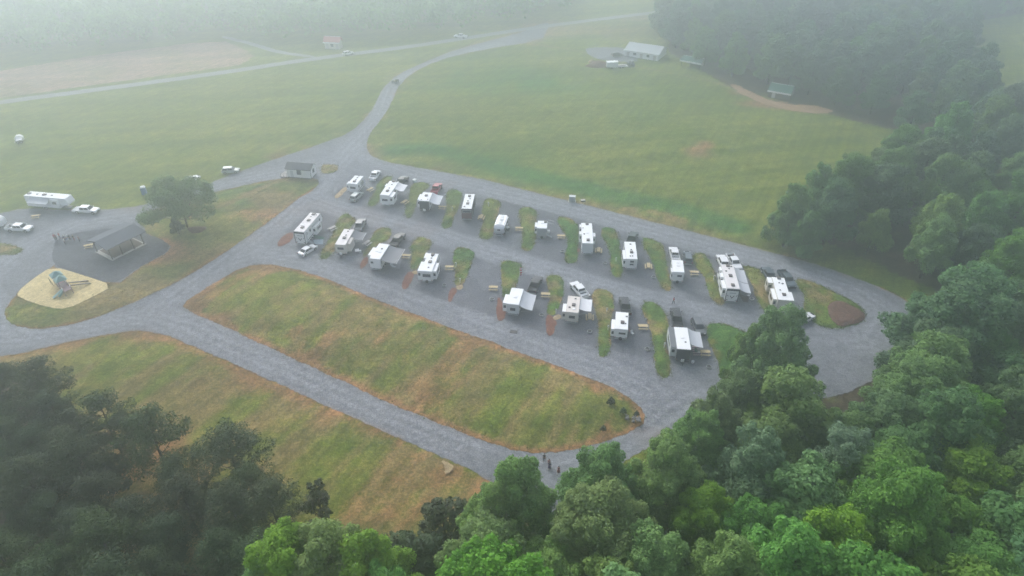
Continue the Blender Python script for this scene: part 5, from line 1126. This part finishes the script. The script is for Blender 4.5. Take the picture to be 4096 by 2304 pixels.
# trees that can be told apart: picture position of the crown's top, height
def top(kind, x, y, h, label, wide=1.0, name=None):
    p = P('d', x, y, h); taken.append((p.x, p.y, 3.6*wide)); return place(kind, (p.x, p.y, 0), h, R.uniform(0, 6.28), label, None, name, wide)
taken = []
top('mid', 1990, 762, 21, 'tall green tree hiding the front of the cream trailer nearest the loop turn', .95)
top('mid', 1902, 812, 15, 'small green tree leaning over the gravel left of the tall roadside tree', .8)
top('bright', 1300, 1158, 20, 'bright green tree left of the walkers, its crown against the gravel road', 1.0)
top('bright', 1232, 1215, 18, 'bright green tree at the left edge of the near wood, beside bare clay', .85)
top('bright', 1520, 1128, 19, 'bright green tree just right of the walkers on the gravel bend', 1.0)
top('bright', 1700, 1092, 21, 'bright green tree with many pointed tufts beside the gravel bend', .95)
top('bright', 690, 1345, 21, 'bright green tree forming the left lobe of the big lone clump at the bottom edge', 1.0)
top('bright', 800, 1326, 22, 'bright green tree forming the highest middle lobe of the clump at the bottom edge', 1.05)
top('bright', 895, 1348, 21, 'bright green tree forming the right lobe of the clump at the bottom edge', 1.0)
top('bright', 955, 1425, 19, 'bright green tree low on the right of the clump at the bottom edge', .8)
top('bright', 640, 1422, 18, 'bright green tree low on the left of the clump at the bottom edge', .8)
top('mid', 2015, 458, 15, 'green tree at the left tip of the wood bulging toward the north road', 1.05)
top('blue', 2000, 505, 12, 'small dark green tree lowest at the left tip of the bulging wood', 1.1)
top('mid', 2085, 412, 16, 'green tree on the upper left shoulder of the wood bulging toward the north road', 1.1)
top('mid', 2045, 528, 12, 'low green tree at the foot of the bulging wood by the north road', 1.2)
top('mid', 1822, 992, 18, 'green tree at the corner where the near wood meets the gravel below the nearest trailer', 1.0)
top('bright', 1772, 1040, 17, 'bright green tree just below the corner tree at the gravel edge', 1.0)
top('mid', 1880, 930, 17, 'green tree beside the grassy corner right of the nearest trailer', 1.0)
top('silver', 1915, 1090, 20, 'pale silvery green tree among darker crowns in the right wood', .95)
top('silver', 2150, 1085, 19, 'pale silver-leaved tree right of the other silvery crown', 1.0)
top('bright', 2310, 1180, 24, 'yellow-green pointed tree towering over the dark right wood', .95)
top('slender', 790, 1212, 11, 'slender dark tree alone on the bare clay slope', 1.0)
top('slender', 925, 1330, 7, 'thin small dark tree right of the slender one, on clay', .9)
top('bushy', 1112, 1268, 9, 'round dark scrub tree on clay left of the bright wood', 1.1)
top('bushy', 1000, 1345, 8, 'dark scrub tree between the bright clump and the round scrub tree', 1.1)
top('bushy', 1068, 1352, 8, 'low dark scrub tree just below the round scrub tree', 1.2)
top('mid', 1310, 440, 12, 'x', 1) if False else None
top('pine', 355, 1032, 15, 'dark pine with a bare forked trunk showing against tan ground', 1.05)
top('pine', 560, 1076, 14, 'dark broad pine at the right end of the pine wood', 1.15)
top('pine', 235, 992, 13, 'dark pine rising above the others against the worn grass', 1.0)
lone = P('d', 473, 574); taken.append((lone.x, lone.y, 9))
broadleaf('oak', 13.5, 8.8, 17, 'leaf_oak', 8.0, .23, .24, .9, .55, wild=(.55, 1.35))
place('oak', lone, 13.5, 1.1, 'large spreading tree alone on the lawn behind the pavilion', None, 'oak_tree')
q = P('d', 452, 592); place('bushy', (q.x, q.y, .2), 4.2, 2.0, 'dark green bush at the foot of the lone spreading tree', None, 'round_bush', 1.15)
for x_, y_, h_, l_ in ((800,205,1.5,'dark weed clump on the tip of the grass bank above the stone pile'),(890,268,1.2,'weed clump just left of the stones on the bank tip'),(985,285,1.0,'weed clump at the very tip of the grass bank'),(745,395,1.1,'weed clump on the lower edge of the bank tip')):
    q = P('m3', x_, y_, .8); place('bushy', (q.x, q.y, .5), h_, 1.0, l_, 'weed clumps on the bank tip', 'weed_clump', 1.3)['category'] = 'weeds'
# woods, filled tree by tree
def fill(poly, spacing, z=0.0, maxn=999, holes=()):
    xs = [p[0] for p in poly]; ys = [p[1] for p in poly]; out = []; cell = {}
    for _ in range(int((max(xs)-min(xs))*(max(ys)-min(ys))/spacing**2*9)):
        x, y = R.uniform(min(xs), max(xs)), R.uniform(min(ys), max(ys))
        if not inside(np.array([x]), np.array([y]), poly)[0]: continue
        if any(inside(np.array([x]), np.array([y]), h)[0] for h in holes): continue
        if any((x-a)**2+(y-b)**2 < (spacing*.5+r*.8)**2 for a, b, r in taken): continue
        i, j = int(x//spacing), int(y//spacing)
        if any((x-a)**2+(y-b)**2 < spacing**2 for di in (-1,0,1) for dj in (-1,0,1) for a, b in cell.get((i+di, j+dj), ())): continue
        cell.setdefault((i, j), []).append((x, y)); out.append((x, y))
    return out
W_RIGHT = PL('d', [(1662,70),(1700,128),(1760,165),(1850,200),(1905,214),(2015,230),(2090,268),(2180,300),(2285,326),(2420,345),(2345,425),(2215,455),(2110,482),(2025,520),(1972,562),(1998,594),(2085,624),(2200,665),(2320,712),(2400,765),(2420,830),(2360,880),(2800,880),(2900,300),(2900,-60),(1700,-60)])
W_SE = PL('d', [(2350,835),(2395,775),(2450,725),(2800,700),(2900,1600),(1020,1640),(1030,1500),(1140,1470),(1190,1330),(1215,1250),(1330,1230),(1400,1300),(1445,1200),(1500,1160),(1570,1140),(1640,1115),(1720,1085),(1790,1030),(1830,985),(1900,930),(1975,890),(2050,930),(2130,970),(2220,958),(2300,905)], 16)
W_PINE = PL('d', [(-80,905),(50,915),(130,955),(190,1000),(280,1020),(340,1045),(420,1058),(480,1080),(560,1085),(640,1115),(700,1180),(725,1260),(840,1350),(1050,1440),(1000,1620),(-120,1640)], 12)
PINE_GAP = PL('d', [(260,1130),(400,1110),(440,1180),(400,1290),(300,1300),(240,1220)], 8)
near_far = []
for x, y in fill(W_RIGHT, 7.8, holes=[CLEAR]):
    px, py = to_px(x, y); near_far.append((py, px, x, y))
near_far.sort(reverse=True)
se = fill(W_SE, 6.1); pn = fill(W_PINE, 4.5, holes=[PINE_GAP])
n_right = max(0, 285 - len(se))
for i, (py, px, x, y) in enumerate(near_far):
    if px > 2680 or py < -40: continue
    kind = R.choice(['mid', 'mid', 'blue', 'mid', 'blue', 'bright'] if py > 380 else ['mid', 'blue', 'blue'])
    h = R.uniform(12, 19)
    if i < n_right:
        place(kind, (x, y, 0), h, R.uniform(0, 6.28), 'leafy green tree in the foggy wood behind the loop road and green field', 'trees of the foggy right-hand wood', None, R.uniform(1.0, 1.3))
    else: FAR.append((x, y, h))
for x, y in se:
    px, py = to_px(x, y, 16)
    kind = R.choice(['bright', 'bright', 'bright', 'mid'] if py > 1050 and px < 2150 else ['mid', 'mid', 'bright', 'blue', 'blue'])
    place(kind, (x, y, 0), R.uniform(15, 22), R.uniform(0, 6.28), 'leafy green tree in the dense near wood below the gravel bend', 'trees of the near right-hand wood', None, R.uniform(1.1, 1.42))
for x, y in fill(W_PINE, 5.6, holes=[PINE_GAP]):
    place('bushy', (x, y, 0), R.uniform(4, 7), R.uniform(0, 6.28), 'dark scrub growing under the pines of the near pine wood', 'scrub under the near pines', None, 1.2)
for x, y in pn:
    place('pine', (x, y, 0), R.uniform(10.5, 15), R.uniform(0, 6.28), 'dark pine in the near pine wood below the worn grass slope', 'pines of the near left-hand wood')
W_SCRUB = PL('d', [(735,1315),(800,1325),(900,1310),(960,1335),(1020,1330),(1080,1330),(1150,1345),(1215,1330),(1240,1460),(1200,1530),(900,1530),(820,1450)], 6)
for x, y in fill(W_SCRUB, 3.8): place('bushy', (x, y, 0), R.uniform(5, 8.5), R.uniform(0, 6.28), 'dark scrubby young tree in the thicket at the bottom between the bright clumps', 'scrub thicket between the two bright clumps')
print('TREES right', len(near_far), 'se', len(se), 'pine', len(pn), 'far', len(FAR))
# far woods that read as one mass in the fog: one object
W_TOP = PL('d', [(-400,190),(-200,178),(0,150),(200,138),(420,112),(545,86),(700,104),(790,104),(1000,98),(1120,82),(1300,62),(1420,36),(1450,5),(1440,-70),(-500,-70)])
for x, y in fill(W_TOP, 8.5): FAR.append((x, y, R.uniform(11, 17)))
fl = []
for x, y, h in FAR:
    r = R.uniform(3.6, 5.2)
    fl.append(((x, y, h*.58), (r, r, h*.4)))
    for k in range(3):
        a = R.uniform(0, 6.28); fl.append(((x+math.cos(a)*r*.6, y+math.sin(a)*r*.6, h*R.uniform(.6, .8)), (r*.5, r*.5, r*.5)))
C, N, S = lobes_leaves(fl, .75, .85, .8, .5)
fw = bpy.data.objects.new('far_woods', leaf_mesh('far_woods', C, N, S, 'leaf_mid')); COL.objects.link(fw)
tag(fw, 'distant woods fading into the fog along the top of the fields', 'woods', kind='stuff')
for k in PROTO:
    for o in PROTO[k]:
        for c in KIDS[o]: bpy.data.objects.remove(c)
        bpy.data.objects.remove(o)
HAZE_D, HAZE_G, HAZE_COL = .0027, .85, (.86, .935, 1.0, 1)
SUN_E, SUN_EL, SUN_ROT, SUN_ANG, SKY_STR, SKY_SAT, EXPO, VB = .85, 36, -28, 25, .15, .52, 1.02, 4
# ------------------------------------------------------------------ air, sky, sun
hz = B().box(-860, 860, -960, 960, -1.0, CAMH + 3)
m = bpy.data.materials.new('haze'); m.use_nodes = True; nt = m.node_tree
for n in list(nt.nodes):
    if n.type == 'BSDF_PRINCIPLED': nt.nodes.remove(n)
pv = nt.nodes.new('ShaderNodeVolumePrincipled'); pv.inputs['Color'].default_value = HAZE_COL
pv.inputs['Density'].default_value = HAZE_D; pv.inputs['Anisotropy'].default_value = HAZE_G
nt.links.new(pv.outputs[0], nt.nodes['Material Output'].inputs['Volume'])
ho = hz.build('haze', m); tag(ho, 'thin morning fog over the fields', kind='stuff')
w = bpy.data.worlds.new('World'); sc.world = w; w.use_nodes = True; nt = w.node_tree
bg = nt.nodes['Background']; sky = nt.nodes.new('ShaderNodeTexSky'); sky.sky_type = 'NISHITA'; sky.sun_disc = False
sky.sun_elevation = rad(SUN_EL); sky.sun_rotation = rad(SUN_ROT); sky.air_density = 1.0; sky.dust_density = 3.0
hs = nt.nodes.new('ShaderNodeHueSaturation'); hs.inputs['Saturation'].default_value = SKY_SAT
nt.links.new(sky.outputs[0], hs.inputs['Color']); nt.links.new(hs.outputs[0], bg.inputs['Color']); bg.inputs['Strength'].default_value = SKY_STR
sl = bpy.data.lights.new('sun', 'SUN'); sl.energy = SUN_E; sl.angle = rad(SUN_ANG); sl.color = (1, .985, .965)
so = bpy.data.objects.new('sun', sl); COL.objects.link(so)
az = rad(SUN_ROT)   # sun stands at compass azimuth SUN_ROT from +Y towards +X
dirv = Vector((math.sin(az)*math.cos(rad(SUN_EL)), math.cos(az)*math.cos(rad(SUN_EL)), math.sin(rad(SUN_EL))))
so.rotation_euler = (-dirv).to_track_quat('-Z', 'Y').to_euler(); so.location = dirv * 200
vs = sc.view_settings; vs.view_transform = 'Standard'; vs.look = 'None'; vs.exposure = EXPO; vs.gamma = 1; vs.use_curve_mapping = False
sc.cycles.volume_bounces = VB; sc.cycles.max_bounces = 10; sc.cycles.diffuse_bounces = 3; sc.cycles.glossy_bounces = 2; sc.cycles.transmission_bounces = 2
sc.cycles.use_denoising = True; sc.cycles.use_adaptive_sampling = True; sc.cycles.adaptive_threshold = .005
sc.cycles.sample_clamp_indirect = 1.0; sc.cycles.sample_clamp_direct = 1.5
sc.cycles.denoiser = "OPENIMAGEDENOISE"; sc.cycles.denoising_input_passes = "RGB_ALBEDO_NORMAL"; sc.cycles.denoising_prefilter = "NONE"
sc.cycles.caustics_reflective = False; sc.cycles.caustics_refractive = False
